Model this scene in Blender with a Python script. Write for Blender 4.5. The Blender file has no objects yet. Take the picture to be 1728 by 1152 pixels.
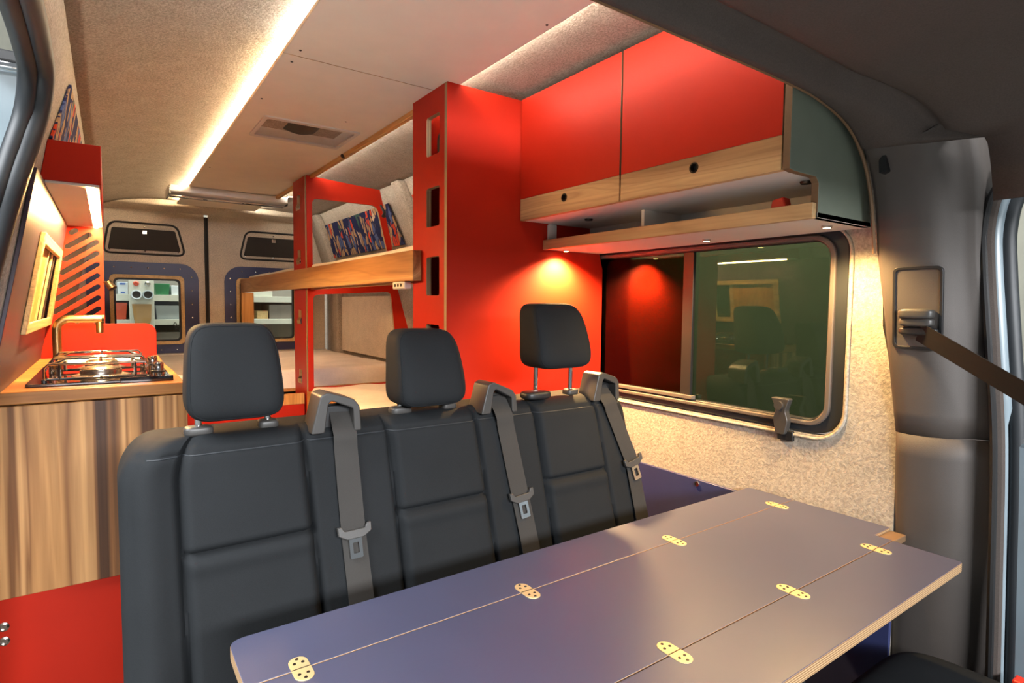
import bpy, bmesh, math, random
from mathutils import Vector, Matrix
random.seed(7)
S = bpy.context.scene
COL = S.collection
R = math.radians

# ------------------------------------------------------------------ camera
cam = bpy.data.objects.new('camera', bpy.data.cameras.new('camera'))
COL.objects.link(cam); S.camera = cam
cam.data.sensor_width = 36.0
cam.data.lens = 970.15 / 1728 * 36
cam.data.clip_start = 0.01
yaw, pitch, roll = R(35.075), R(3.519), R(0.588)
fwd = Vector((math.sin(yaw) * math.cos(pitch), math.cos(yaw) * math.cos(pitch), -math.sin(pitch)))
rgt = Vector((math.cos(yaw), -math.sin(yaw), 0))
up = rgt.cross(fwd)
r2 = math.cos(roll) * rgt + math.sin(roll) * up
u2 = -math.sin(roll) * rgt + math.cos(roll) * up
mw = Matrix((r2, u2, -fwd)).transposed().to_4x4()
mw.translation = Vector((0, 0, 1.24))
cam.matrix_world = mw

# ------------------------------------------------------------------ world, view
S.view_settings.view_transform = 'Standard'
S.view_settings.look = 'None'
S.view_settings.exposure = 0.46
S.view_settings.gamma = 1.0
S.cycles.use_denoising = True
S.cycles.max_bounces = 10
S.cycles.diffuse_bounces = 5
w = bpy.data.worlds.new('world'); S.world = w; w.use_nodes = True
w.node_tree.nodes['Background'].inputs[0].default_value = (0.78, 0.86, 0.92, 1)
w.node_tree.nodes['Background'].inputs[1].default_value = 0.20

def area(name, loc, target, sx, sy, power, col):
    l = bpy.data.lights.new(name, 'AREA'); l.shape = 'RECTANGLE'; l.size = sx; l.size_y = sy
    l.energy = power; l.color = col
    o = bpy.data.objects.new(name, l); COL.objects.link(o); o.location = loc
    o.rotation_euler = (Vector(target) - Vector(loc)).to_track_quat('-Z', 'Y').to_euler()
    return o
WARM = (1.0, 0.70, 0.47)
AMBER = (1.0, 0.50, 0.17)
# unseen area lights added round the van to brighten it and its window views
area('outside_fill_light', (0.6, 5.5, 3.0), (0.6, 5.3, 0), 2.5, 0.5, 90, (1, 0.97, 0.92))
area('outside_fill_light', (-1.9, 0.4, 3.4), (-1.7, 0.4, 0), 2.6, 2.6, 360, (0.93, 0.97, 1.0))
area('outside_fill_light', (2.5, 2.2, 3.0), (3.6, 2.2, 0.6), 2.5, 0.8, 125, (1, 0.97, 0.92))
area('outside_fill_light', (0.2, -3.0, 2.15), (0.3, 1.4, 0.5), 2.2, 0.5, 250, (0.95, 0.97, 1.0))
# light of the LED strips (diffusers are modelled below)
# ------------------------------------------------------------------ materials
def lin(c):
    return tuple(((v / 255) / 12.92 if v / 255 <= 0.04045 else (((v / 255) + 0.055) / 1.055) ** 2.4) for v in c) + (1,)
class N:
    def __init__(s, name):
        s.m = bpy.data.materials.new(name); s.m.use_nodes = True; s.t = s.m.node_tree
        s.b = s.t.nodes['Principled BSDF']; s.out = s.t.nodes['Material Output']
    def n(s, t, **k):
        x = s.t.nodes.new(t)
        for a, v in k.items(): setattr(x, a, v)
        return x
    def l(s, a, b): s.t.links.new(a, b)
    def coord(s, scale=(1, 1, 1), rot=(0, 0, 0)):
        c = s.n('ShaderNodeTexCoord'); m = s.n('ShaderNodeMapping')
        m.inputs['Scale'].default_value = scale; m.inputs['Rotation'].default_value = rot
        s.l(c.outputs['Object'], m.inputs['Vector']); return m.outputs[0]
    def noise(s, v, scale, detail=3, dist=0, rough=0.5):
        x = s.n('ShaderNodeTexNoise'); x.inputs['Scale'].default_value = scale
        x.inputs['Detail'].default_value = detail; x.inputs['Distortion'].default_value = dist
        x.inputs['Roughness'].default_value = rough
        s.l(v, x.inputs['Vector']); return x.outputs[0]
    def ramp(s, f, stops, interp='LINEAR'):
        x = s.n('ShaderNodeValToRGB'); e = x.color_ramp.elements; x.color_ramp.interpolation = interp
        while len(e) < len(stops): e.new(0.5)
        for i, (p, c) in enumerate(stops): e[i].position = p; e[i].color = c
        s.l(f, x.inputs[0]); return x.outputs[0]
    def mix(s, f, a, b, mode='MIX'):
        x = s.n('ShaderNodeMix', data_type='RGBA', blend_type=mode)
        for sock, v in ((x.inputs[0], f), (x.inputs[6], a), (x.inputs[7], b)):
            if hasattr(v, 'is_output'): s.l(v, sock)
            else: sock.default_value = v
        return x.outputs[2]
    def bump(s, h, strength=0.3, dist=0.002):
        x = s.n('ShaderNodeBump'); x.inputs['Strength'].default_value = strength; x.inputs['Distance'].default_value = dist
        s.l(h, x.inputs['Height']); s.l(x.outputs[0], s.b.inputs['Normal'])
    def set(s, **k):
        for a, v in k.items():
            i = s.b.inputs[a.replace('_', ' ')]
            if hasattr(v, 'is_output'): s.l(v, i)
            else: i.default_value = v
        return s.m

def plain(name, c, rough=0.5, metal=0.0, var=0.06, spec=0.5, bump=0.0, bscale=300):
    k = N(name); v = k.coord()
    a = lin(c); f = k.noise(v, 9, 4)
    lo = tuple(x * (1 - var) for x in a[:3]) + (1,); hi = tuple(min(1, x * (1 + var)) for x in a[:3]) + (1,)
    k.set(Base_Color=k.ramp(f, [(0.3, lo), (0.7, hi)]), Roughness=rough, Metallic=metal, Specular_IOR_Level=spec)
    if bump: k.bump(k.noise(v, bscale, 2), bump, 0.001)
    return k.m

def felt(name, c, amp=0.32, sc=170, bump=0.5):
    k = N(name); v = k.coord(); a = lin(c)
    f = k.noise(v, sc, 3, 0.4, 0.65); g = k.noise(v, 14, 3)
    lo = tuple(x * (1 - amp) for x in a[:3]) + (1,); hi = tuple(min(1, x * (1 + amp)) for x in a[:3]) + (1,)
    col = k.ramp(f, [(0.36, lo), (0.5, a), (0.64, hi)])
    col = k.mix(0.22, col, k.ramp(g, [(0.3, lo), (0.7, hi)]))
    k.set(Base_Color=col, Roughness=0.95, Specular_IOR_Level=0.1)
    k.bump(f, bump, 0.003); return k.m

def wood(name, along, cols, cross=7.0, rough=0.42, seed=0.0, stretch=0.35, span=0.44):
    """along: 0/1/2 = grain axis."""
    k = N(name); sc = [cross] * 3; sc[along] = stretch
    c = k.n('ShaderNodeTexCoord'); m = k.n('ShaderNodeMapping')
    m.inputs['Scale'].default_value = sc; m.inputs['Location'].default_value = (seed, seed * 1.7, seed * 0.6)
    k.l(c.outputs['Object'], m.inputs['Vector'])
    f = k.noise(m.outputs[0], 1.0, 3, 0.6, 0.45)
    n = len(cols)
    col = k.ramp(f, [(0.5 - span / 2 + span * i / (n - 1), lin(x)) for i, x in enumerate(cols)])
    # growth-ring lines that follow the figure
    w_ = k.n('ShaderNodeMath', operation='MULTIPLY'); k.l(f, w_.inputs[0]); w_.inputs[1].default_value = 16.0
    s_ = k.n('ShaderNodeMath', operation='FRACT'); k.l(w_.outputs[0], s_.inputs[0])
    rings = k.ramp(s_.outputs[0], [(0.0, (0.66, 0.6, 0.55, 1)), (0.25, (1, 1, 1, 1)), (0.8, (1, 1, 1, 1)), (1.0, (0.66, 0.6, 0.55, 1))])
    col = k.mix(0.5, col, rings, 'MULTIPLY')
    sc2 = [140.0] * 3; sc2[along] = 5.0
    g = k.noise(k.coord(tuple(sc2)), 1.0, 2)
    col = k.mix(0.45, col, k.ramp(g, [(0.3, (0.68, 0.62, 0.58, 1)), (0.62, (1, 1, 1, 1))]), 'MULTIPLY')
    k.set(Base_Color=col, Roughness=rough, Specular_IOR_Level=0.35)
    k.bump(g, 0.08, 0.001); return k.m

def ply(name, axis):
    k = N(name); sc = [2.0] * 3; sc[axis] = 1.0
    c = k.n('ShaderNodeTexCoord'); sp = k.n('ShaderNodeSeparateXYZ'); k.l(c.outputs['Object'], sp.inputs[0])
    m = k.n('ShaderNodeMath', operation='MULTIPLY'); k.l(sp.outputs[axis], m.inputs[0]); m.inputs[1].default_value = 260
    fr = k.n('ShaderNodeMath', operation='FRACT'); k.l(m.outputs[0], fr.inputs[0])
    col = k.ramp(fr.outputs[0], [(0.0, lin((176, 144, 104))), (0.5, lin((186, 154, 114))), (0.55, lin((118, 86, 56))), (1.0, lin((128, 94, 62)))])
    k.set(Base_Color=col, Roughness=0.6); return k.m

def emit(name, c, strength):
    k = N(name); v = k.coord(); f = k.noise(v, 40, 1)
    k.set(Base_Color=(0.8, 0.8, 0.8, 1), Emission_Color=tuple(c) + (1,), Emission_Strength=strength)
    return k.m

def glass(name, tint, refl=0.12, rough=0.015):
    k = N(name)
    tr = k.n('ShaderNodeBsdfTransparent'); tr.inputs[0].default_value = tint
    gl = k.n('ShaderNodeBsdfGlossy'); gl.inputs['Roughness'].default_value = rough
    gl.inputs['Color'].default_value = (1, 1, 1, 1)
    fr = k.n('ShaderNodeFresnel'); fr.inputs[0].default_value = 1.45
    ad = k.n('ShaderNodeMath', operation='ADD', use_clamp=True); k.l(fr.outputs[0], ad.inputs[0]); ad.inputs[1].default_value = refl
    mx = k.n('ShaderNodeMixShader'); k.l(ad.outputs[0], mx.inputs[0]); k.l(tr.outputs[0], mx.inputs[1]); k.l(gl.outputs[0], mx.inputs[2])
    k.t.nodes.remove(k.b); k.l(mx.outputs[0], k.out.inputs[0]); return k.m

def print_fabric(name):
    k = N(name)
    v = k.coord((1, 1, 1))
    d = k.n('ShaderNodeTexNoise'); d.inputs['Scale'].default_value = 9; k.l(v, d.inputs['Vector'])
    ma = k.n('ShaderNodeVectorMath', operation='MULTIPLY_ADD'); k.l(d.outputs[1], ma.inputs[0])
    ma.inputs[1].default_value = (0.04, 0.08, 0.08); k.l(v, ma.inputs[2])
    mp = k.n('ShaderNodeMapping'); mp.inputs['Scale'].default_value = (11, 28, 12); k.l(ma.outputs[0], mp.inputs['Vector'])
    vo = k.n('ShaderNodeTexVoronoi'); vo.inputs['Scale'].default_value = 1.0; k.l(mp.outputs[0], vo.inputs['Vector'])
    sp = k.n('ShaderNodeSeparateColor'); k.l(vo.outputs['Color'], sp.inputs[0])
    navy, tan, org, grn, blu, crm = lin((34, 38, 72)), lin((176, 140, 100)), lin((205, 72, 34)), lin((62, 92, 76)), lin((84, 98, 136)), lin((196, 172, 146))
    leaf = k.ramp(sp.outputs[0], [(0.0, tan), (0.24, blu), (0.32, navy), (0.5, org), (0.62, tan), (0.78, grn), (0.86, crm), (0.91, navy)], 'CONSTANT')
    ve = k.n('ShaderNodeTexVoronoi', feature='DISTANCE_TO_EDGE'); ve.inputs['Scale'].default_value = 1.0; k.l(mp.outputs[0], ve.inputs['Vector'])
    msk = k.ramp(ve.outputs['Distance'], [(0.05, (0, 0, 0, 1)), (0.09, (1, 1, 1, 1))])
    vein = k.ramp(vo.outputs['Distance'], [(0.08, (0.35, 0.35, 0.4, 1)), (0.13, (1, 1, 1, 1)), (0.3, (1, 1, 1, 1)), (0.34, (0.5, 0.5, 0.55, 1)), (0.4, (1, 1, 1, 1))])
    leaf = k.mix(0.8, leaf, vein, 'MULTIPLY')
    k.set(Base_Color=k.mix(0.12, k.mix(msk, navy, leaf), navy), Roughness=0.9, Specular_IOR_Level=0.1)
    k.bump(k.noise(v, 500, 1), 0.2, 0.001); return k.m

def weave(name, c, rough=0.75, sc=900, strength=0.25):
    k = N(name); v = k.coord(); a = lin(c)
    f = k.noise(v, sc, 1); g = k.noise(v, 6, 3)
    lo = tuple(x * 0.82 for x in a[:3]) + (1,); hi = tuple(x * 1.2 for x in a[:3]) + (1,)
    col = k.mix(0.5, k.ramp(f, [(0.35, lo), (0.65, hi)]), k.ramp(g, [(0.3, lo), (0.7, hi)]))
    k.set(Base_Color=col, Roughness=rough, Specular_IOR_Level=0.13)
    k.bump(f, strength, 0.0008); return k.m

M = {}
M['red'] = plain('red_laminate', (172, 36, 19), 0.44, spec=0.16, var=0.03)
M['navy'] = plain('navy_laminate', (52, 58, 98), 0.40, spec=0.45, var=0.04)
M['tabletop'] = plain('table_laminate', (64, 67, 90), 0.40, spec=0.95, var=0.03)
M['navy_warm_tint'] = plain('warm_tinted_navy_laminate', (62, 50, 64), 0.4, spec=0.5, var=0.03)  # navy laminate with the tint of the warm light mixed into its colour
M['sage'] = plain('sage_laminate', (122, 130, 116), 0.5)
M['white_lam'] = plain('white_laminate', (214, 208, 200), 0.45, var=0.03)
M['board'] = plain('ceiling_board', (240, 230, 212), 0.55, var=0.03)
M['felt'] = felt('beige_grey_felt', (160, 148, 136))
M['felt_wall'] = felt('pale_wall_felt', (168, 160, 146), 0.25, 120, 0.7)
M['felt_dark'] = felt('taupe_felt', (204, 190, 172), 0.25)
M['headliner'] = felt('charcoal_headliner', (78, 71, 67), 0.12, 400, 0.15)
M['black'] = plain('black_plastic', (26, 26, 27), 0.45, bump=0.15)
M['rubber'] = plain('black_rubber', (36, 40, 44), 0.5)
M['plastic'] = plain('grey_brown_plastic', (92, 84, 78), 0.55, bump=0.2, bscale=700)
M['guide'] = plain('dark_grey_plastic', (58, 56, 54), 0.42, bump=0.15, bscale=700)
M['trim'] = plain('pillar_trim_plastic', (72, 66, 62), 0.62, bump=0.3, bscale=900)
M['steel'] = plain('brushed_steel', (205, 200, 192), 0.22, 1.0)
M['chrome'] = plain('chrome', (220, 220, 220), 0.08, 1.0)
M['silver'] = plain('silver_paint', (226, 228, 230), 0.22, 0.2)
M['brass'] = plain('brushed_brass', (190, 160, 112), 0.28, 1.0)
M['hinge'] = plain('pale_brass_hinge', (236, 206, 150), 0.42, 0.55)
M['dark_metal'] = plain('dark_metal', (60, 52, 44), 0.4, 0.8)
M['body'] = plain('grey_van_paint', (128, 142, 150), 0.3, spec=0.6)
M['body_dark'] = plain('grey_paint_shade', (120, 128, 130), 0.4)
M['seat'] = weave('charcoal_seat_fabric', (29, 31, 33))
M['belt'] = weave('grey_belt_webbing', (54, 52, 50), 0.6, 1400, 0.2)
M['belt_dark'] = weave('dark_belt_webbing', (34, 33, 33), 0.6, 1400, 0.2)
M['mattress'] = weave('white_mattress_cover', (238, 230, 220), 0.85, 500, 0.15)
M['print'] = print_fabric('leaf_print_fabric')
M['gasket'] = plain('blackout_mesh', (44, 38, 34), 0.8)
M['ply_x'] = ply('plywood_edge_x', 0); M['ply_y'] = ply('plywood_edge_y', 1); M['ply_z'] = ply('plywood_edge_z', 2)
M['brown_edge'] = plain('brown_ply_edge', (110, 84, 58), 0.6, var=0.15)
WAL = [(92, 58, 34), (138, 92, 54), (190, 138, 84), (214, 170, 116), (172, 120, 70)]
M['wood_z'] = wood('striped_walnut_vertical', 2, [(72, 46, 28), (128, 86, 50), (204, 156, 102), (140, 96, 56), (190, 140, 86), (80, 50, 30), (134, 92, 54)], 10.0, 0.42, 8.6, 0.22, 0.36)
M['wood_y'] = wood('walnut_lengthwise', 1, WAL, 7.0, 0.42, 1.3)
M['wood_y2'] = wood('pale_walnut_lengthwise', 1, [(120, 88, 58), (172, 132, 90), (206, 168, 120), (196, 156, 108)], 6.0, 0.45, 5.2)
M['wood_top'] = wood('worktop_walnut', 0, [(112, 68, 36), (178, 122, 68), (222, 170, 104)], 6.0, 0.32, 2.2)
M['oak'] = wood('honey_wood', 2, [(176, 120, 60), (206, 150, 84), (220, 168, 100)], 10, 0.5, 0.7)
M['oak_y'] = wood('honey_wood_lengthwise', 1, [(176, 120, 60), (206, 150, 84), (220, 168, 100)], 10, 0.5, 0.7)
M['pine'] = wood('light_plywood_frame', 1, [(206, 170, 116), (226, 192, 138), (234, 204, 152)], 12, 0.5, 0.2)
M['led'] = emit('led_diffuser_warm_white', (1.0, 0.92, 0.77), 102)
M['led_amber'] = emit('led_diffuser_amber', (1.0, 0.58, 0.22), 620)
M['led_mellow'] = emit('led_diffuser_mellow', (1.0, 0.77, 0.47), 128)
M['fill_soft'] = emit('hidden_fill_glow', (1.0, 0.78, 0.56), 17)  # glow of the added strips below the upper bunk
M['spot_amber'] = emit('spot_lens_amber', (1.0, 0.55, 0.2), 60)
M['glass_tint'] = glass('tinted_van_glass', (0.27, 0.33, 0.225, 1), 0.01)
M['glass_clear'] = glass('clear_glass', (0.86, 0.92, 0.90, 1), 0.0)
M['glass_hob'] = plain('black_hob_glass', (22, 18, 20), 0.06, spec=0.8)
M['floor'] = plain('dark_vinyl_floor', (70, 66, 62), 0.6, bump=0.2)
M['concrete'] = plain('workshop_concrete', (190, 190, 186), 0.8)
M['cream'] = plain('cream_wall_panel', (206, 206, 190), 0.7)
M['shelf_white'] = plain('shelf_white', (206, 204, 190), 0.6)
M['green'] = plain('green_bin', (36, 120, 70), 0.5)
M['orange'] = plain('orange_bin', (214, 84, 50), 0.5)
M['blue'] = plain('blue_print', (60, 96, 176), 0.5)
M['paper'] = plain('pale_paper', (214, 218, 224), 0.7)
M['kraft'] = plain('kraft_paper', (170, 130, 80), 0.8)
M['clear_bin'] = plain('frosted_bin', (176, 184, 190), 0.35)
M['greybox'] = plain('grey_panel', (128, 120, 112), 0.7)
M['red_plastic'] = plain('red_buckle_plastic', (220, 50, 30), 0.4)
M['dark_green'] = plain('dark_green_plastic', (28, 48, 38), 0.5)

# ------------------------------------------------------------------ mesh helpers
def rrect(u0, u1, v0, v1, r, n=6):
    """rounded rectangle; r scalar or 4 radii (ll, lr, ur, ul)"""
    rr = [r] * 4 if not isinstance(r, (list, tuple)) else r
    out = []
    for (cu, cv, q, a0) in ((u0, v0, rr[0], 180), (u1, v0, rr[1], 270), (u1, v1, rr[2], 0), (u0, v1, rr[3], 90)):
        if q <= 1e-6: out.append((cu, cv)); continue
        x = cu + (q if cu == u0 else -q); y = cv + (q if cv == v0 else -q)
        for i in range(n + 1):
            a = R(a0 + 90 * i / n); out.append((x + q * math.cos(a), y + q * math.sin(a)))
    return out
def rpoly(pts, r, n=5):
    """round the corners of a polygon"""
    out = []; m = len(pts)
    for i in range(m):
        p0, p, p1 = Vector(pts[i - 1]), Vector(pts[i]), Vector(pts[(i + 1) % m])
        q = r[i] if isinstance(r, (list, tuple)) else r
        if q <= 0: out.append(tuple(p)); continue
        a = p + (p0 - p).normalized() * q; b = p + (p1 - p).normalized() * q
        for k in range(n + 1):
            t = k / n; out.append(tuple((1 - t) ** 2 * a + 2 * t * (1 - t) * p + t * t * b))
    return out
def capsule(a, b, r, n=6):
    a, b = Vector(a), Vector(b); d = (b - a); ang = math.atan2(d.y, d.x); out = []
    for i in range(n + 1):
        t = ang - math.pi / 2 + math.pi * i / n; out.append((b.x + r * math.cos(t), b.y + r * math.sin(t)))
    for i in range(n + 1):
        t = ang + math.pi / 2 + math.pi * i / n; out.append((a.x + r * math.cos(t), a.y + r * math.sin(t)))
    return out
def circle(u, v, r, n=20): return [(u + r * math.cos(2 * math.pi * i / n), v + r * math.sin(2 * math.pi * i / n)) for i in range(n)]

XZ = lambda u, v, w: (u, w, v)      # u=X v=Z  w=Y
YZ = lambda u, v, w: (w, u, v)      # u=Y v=Z  w=X
XY = lambda u, v, w: (u, v, w)

class MB:
    def __init__(s): s.bm = bmesh.new()
    def quad8(s, p):
        v = [s.bm.verts.new(q) for q in p]
        for f in ((0, 1, 2, 3), (7, 6, 5, 4), (0, 4, 5, 1), (1, 5, 6, 2), (2, 6, 7, 3), (3, 7, 4, 0)): s.bm.faces.new([v[i] for i in f])
        return s
    def box(s, x0, x1, y0, y1, z0, z1):
        return s.quad8([(x0, y0, z0), (x0, y1, z0), (x1, y1, z0), (x1, y0, z0), (x0, y0, z1), (x0, y1, z1), (x1, y1, z1), (x1, y0, z1)])
    def obox(s, c, size, rot):
        c = Vector(c); h = [x / 2 for x in size]; m = rot.to_matrix() if hasattr(rot, 'to_matrix') else rot
        P = [(-1, -1, -1), (-1, 1, -1), (1, 1, -1), (1, -1, -1), (-1, -1, 1), (-1, 1, 1), (1, 1, 1), (1, -1, 1)]
        return s.quad8([c + m @ Vector((a * h[0], b * h[1], d * h[2])) for a, b, d in P])
    def prism(s, outer, holes, fn, w0, w1):
        t = bmesh.new(); E = []
        for loop in [outer] + list(holes):
            vs = [t.verts.new((a[0], a[1], 0)) for a in loop]
            for i in range(len(vs)): E.append(t.edges.new((vs[i - 1], vs[i])))
        if holes: bmesh.ops.triangle_fill(t, use_beauty=True, use_dissolve=False, edges=E)
        else: t.faces.new(vs)
        tv = list(t.verts); tf = list(t.faces)
        tv_i = {v: i for i, v in enumerate(tv)}
        a = [s.bm.verts.new(fn(v.co.x, v.co.y, w0)) for v in tv]; b = [s.bm.verts.new(fn(v.co.x, v.co.y, w1)) for v in tv]
        for f in tf:
            ix = [tv_i[v] for v in f.verts]
            s.bm.faces.new([a[i] for i in ix]); s.bm.faces.new([b[i] for i in reversed(ix)])
        for e in E:
            i, j = tv_i[e.verts[0]], tv_i[e.verts[1]]
            s.bm.faces.new([a[i], a[j], b[j], b[i]])
        t.free(); return s
    def loft(s, rings, closed=True, caps=True, loop=False):
        V = [[s.bm.verts.new(p) for p in r] for r in rings]; n = len(rings[0])
        rr = range(len(V)) if loop else range(len(V) - 1)
        for i in rr:
            A, B = V[i], V[(i + 1) % len(V)]
            for j in range(n if closed else n - 1):
                s.bm.faces.new([A[j], A[(j + 1) % n], B[(j + 1) % n], B[j]])
        if caps and closed and not loop:
            s.bm.faces.new(list(reversed(V[0]))); s.bm.faces.new(V[-1])
        return s
    def tube(s, pts, r, n=10, loop=False, ry=None, upv=None):
        pts = [Vector(p) for p in pts]; m = len(pts); rings = []
        ref = None
        for i, p in enumerate(pts):
            if loop: d = pts[(i + 1) % m] - pts[i - 1]
            else: d = pts[min(i + 1, m - 1)] - pts[max(i - 1, 0)]
            d.normalize()
            if upv is not None: a = d.cross(Vector(upv)).normalized()
            else:
                if ref is None:
                    ref = Vector((0, 0, 1)) if abs(d.z) < 0.9 else Vector((1, 0, 0)); a = d.cross(ref).normalized()
                else: a = (ref - d * ref.dot(d)).normalized()
                ref = a
            b = d.cross(a)
            q = r[i] if isinstance(r, (list, tuple)) else r
            q2 = ry if ry is not None else q
            rings.append([p + a * q * math.cos(2 * math.pi * k / n) + b * q2 * math.sin(2 * math.pi * k / n) for k in range(n)])
        return s.loft(rings, loop=loop)
    def cyl(s, p0, p1, r0, r1=None, n=20): return s.tube([p0, p1], [r0, r0 if r1 is None else r1], n)
    def lathe(s, c, prof, axis=(0, 0, 1), n=24):
        c = Vector(c); ax = Vector(axis).normalized()
        a = ax.orthogonal().normalized(); b = ax.cross(a)
        return s.loft([[c + ax * h + (a * math.cos(2 * math.pi * k / n) + b * math.sin(2 * math.pi * k / n)) * max(q, 1e-4) for k in range(n)] for q, h in prof])
    def superbox(s, c, h, k=5.0, n=14, f=None):
        """rounded box: cube points pushed to a superquadric; f deforms unit coords"""
        c = Vector(c); cache = {}
        def vert(p):
            key = tuple(round(x, 5) for x in p)
            if key not in cache:
                q = Vector(p); L = (abs(q.x) ** k + abs(q.y) ** k + abs(q.z) ** k) ** (1 / k); q /= L
                d = Vector((q.x * h[0], q.y * h[1], q.z * h[2]))
                if f: d = f(q, d)
                cache[key] = s.bm.verts.new(c + d)
            return cache[key]
        L = [-1 + 2 * i / n for i in range(n + 1)]
        L = [math.copysign(abs(x) ** 0.75, x) for x in L]
        for ax in range(3):
            for sg in (-1, 1):
                for i in range(n):
                    for j in range(n):
                        q = []
                        for (a, b) in ((L[i], L[j]), (L[i + 1], L[j]), (L[i + 1], L[j + 1]), (L[i], L[j + 1])):
                            p = [0, 0, 0]; p[ax] = sg; p[(ax + 1) % 3] = a; p[(ax + 2) % 3] = b; q.append(vert(p))
                        s.bm.faces.new(q)
        return s
    def grid(s, fn, us, vs):
        V = [[s.bm.verts.new(fn(u, v)) for v in vs] for u in us]
        for i in range(len(us) - 1):
            for j in range(len(vs) - 1): s.bm.faces.new([V[i][j], V[i + 1][j], V[i + 1][j + 1], V[i][j + 1]])
        return s
    def build(s, name, mat, parent=None, bevel=0, edge=None, axis=None, seg=2, solid=0, loc=None, sharp=38):
        bm = s.bm
        bmesh.ops.remove_doubles(bm, verts=bm.verts, dist=1e-6)
        bmesh.ops.recalc_face_normals(bm, faces=bm.faces)
        if parent is not None: o0 = wloc(parent)
        elif loc is not None: o0 = Vector(loc)
        else:
            xs = [v.co for v in bm.verts]
            o0 = Vector(((min(p.x for p in xs) + max(p.x for p in xs)) / 2, (min(p.y for p in xs) + max(p.y for p in xs)) / 2, min(p.z for p in xs)))
        if edge is not None:
            for f in bm.faces: f.material_index = 1 if abs(f.normal[axis]) < 0.6 else 0
        bmesh.ops.translate(bm, verts=bm.verts, vec=-o0)
        me = bpy.data.meshes.new(name); bm.to_mesh(me); bm.free()
        me.materials.append(M[mat] if isinstance(mat, str) else mat)
        if edge is not None: me.materials.append(M[edge])
        o = bpy.data.objects.new(name, me); COL.objects.link(o)
        if parent is not None: o.parent = parent
        else: o.location = o0
        me.shade_smooth(); me.set_sharp_from_angle(angle=R(sharp))
        if solid:
            m = o.modifiers.new('solid', 'SOLIDIFY'); m.thickness = solid; m.offset = -1
        if bevel:
            m = o.modifiers.new('bevel', 'BEVEL'); m.width = bevel; m.segments = seg; m.limit_method = 'ANGLE'; m.angle_limit = R(40)
        return o
def wloc(o):
    v = Vector((0, 0, 0))
    while o is not None: v += Vector(o.location); o = o.parent
    return v
def tag(o, label=None, cat=None, group=None, kind=None):
    if label: o['label'] = label
    if cat: o['category'] = cat
    if group: o['group'] = group
    if kind: o['kind'] = kind
    return o
def thing(name, label, cat, loc, group=None):
    o = bpy.data.objects.new(name, None); COL.objects.link(o); o.location = loc; o.empty_display_size = 0.05
    return tag(o, label, cat, group)
def struct(name, label=None):
    o = bpy.data.objects.new(name, None); COL.objects.link(o); o.empty_display_size = 0.05
    return tag(o, label, None, None, 'structure')
def bx(name, mat, parent, x0, x1, y0, y1, z0, z1, bevel=0.0015, **k): return MB().box(x0, x1, y0, y1, z0, z1).build(name, mat, parent, bevel, **k)
def copy_thing(src, loc):
    o = src.copy(); COL.objects.link(o); o.location = loc
    for c in src.children:
        d = c.copy(); COL.objects.link(d); d.parent = o
        for g in c.children:
            e = g.copy(); COL.objects.link(e); e.parent = d
    return o
def interp(tab, z):
    for (a, xa), (b, xb) in zip(tab, tab[1:]):
        if a <= z <= b: return xa + (xb - xa) * (z - a) / (b - a)
    return tab[0][1] if z < tab[0][0] else tab[-1][1]
def fr(a, b, n): return [a + (b - a) * i / n for i in range(n + 1)]

# ================================================================== SETTING
def tg(o, label, cat=None): return tag(o, label, cat, None, 'structure')
tg(MB().box(-0.3, 1.6, -0.8, 5.0, -0.04, 0.0).build('floor', 'floor'), 'dark vinyl floor of the van')

LW = [(0.0, -0.265), (0.9, -0.24), (1.04, -0.215), (1.52, -0.126), (1.715, -0.09), (1.88, -0.06)]
RW = [(0.0, 1.53), (1.38, 1.53), (1.6, 1.475), (1.85, 1.40), (1.935, 1.36)]
def ceil_z(x):
    if x < 0.35: return 1.954 - 0.074 * ((0.35 - x) / 0.41) ** 2
    if x > 0.9: return 1.954 - 0.10 * (x - 0.9) ** 2
    return 1.954
us = fr(-0.06, 1.36, 40)
tg(MB().grid(lambda u, v: (u, v, ceil_z(u)), us, fr(0.5, 4.74, 40)).build('ceiling', 'felt', solid=-0.02), 'felt covered van ceiling')
# roof bow above the rear doors
tg(MB().prism(rpoly([(4.70, 1.99), (4.70, 1.915), (4.86, 1.885), (4.95, 1.99)], [0, 0.02, 0.03, 0]), [], YZ, -0.2, 1.5).build('trim_1', 'felt_dark'), 'felt roof bow above the rear doors')

# left wall: behind the sliding door opening plus the strip over it
b = MB()
zs = [0, 0.5, 0.9, 1.04, 1.2, 1.35, 1.52, 1.62, 1.715, 1.80, 1.88]
b.grid(lambda u, v: (interp(LW, v), u, v), fr(1.53, 5.0, 12), zs)
b.grid(lambda u, v: (interp(LW, v), u, v), fr(0.2, 1.53, 12), [1.715, 1.80, 1.88])
tg(b.build('wall_left', 'felt', solid=-0.03), 'felt lined left wall with the sliding door opening')

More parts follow.
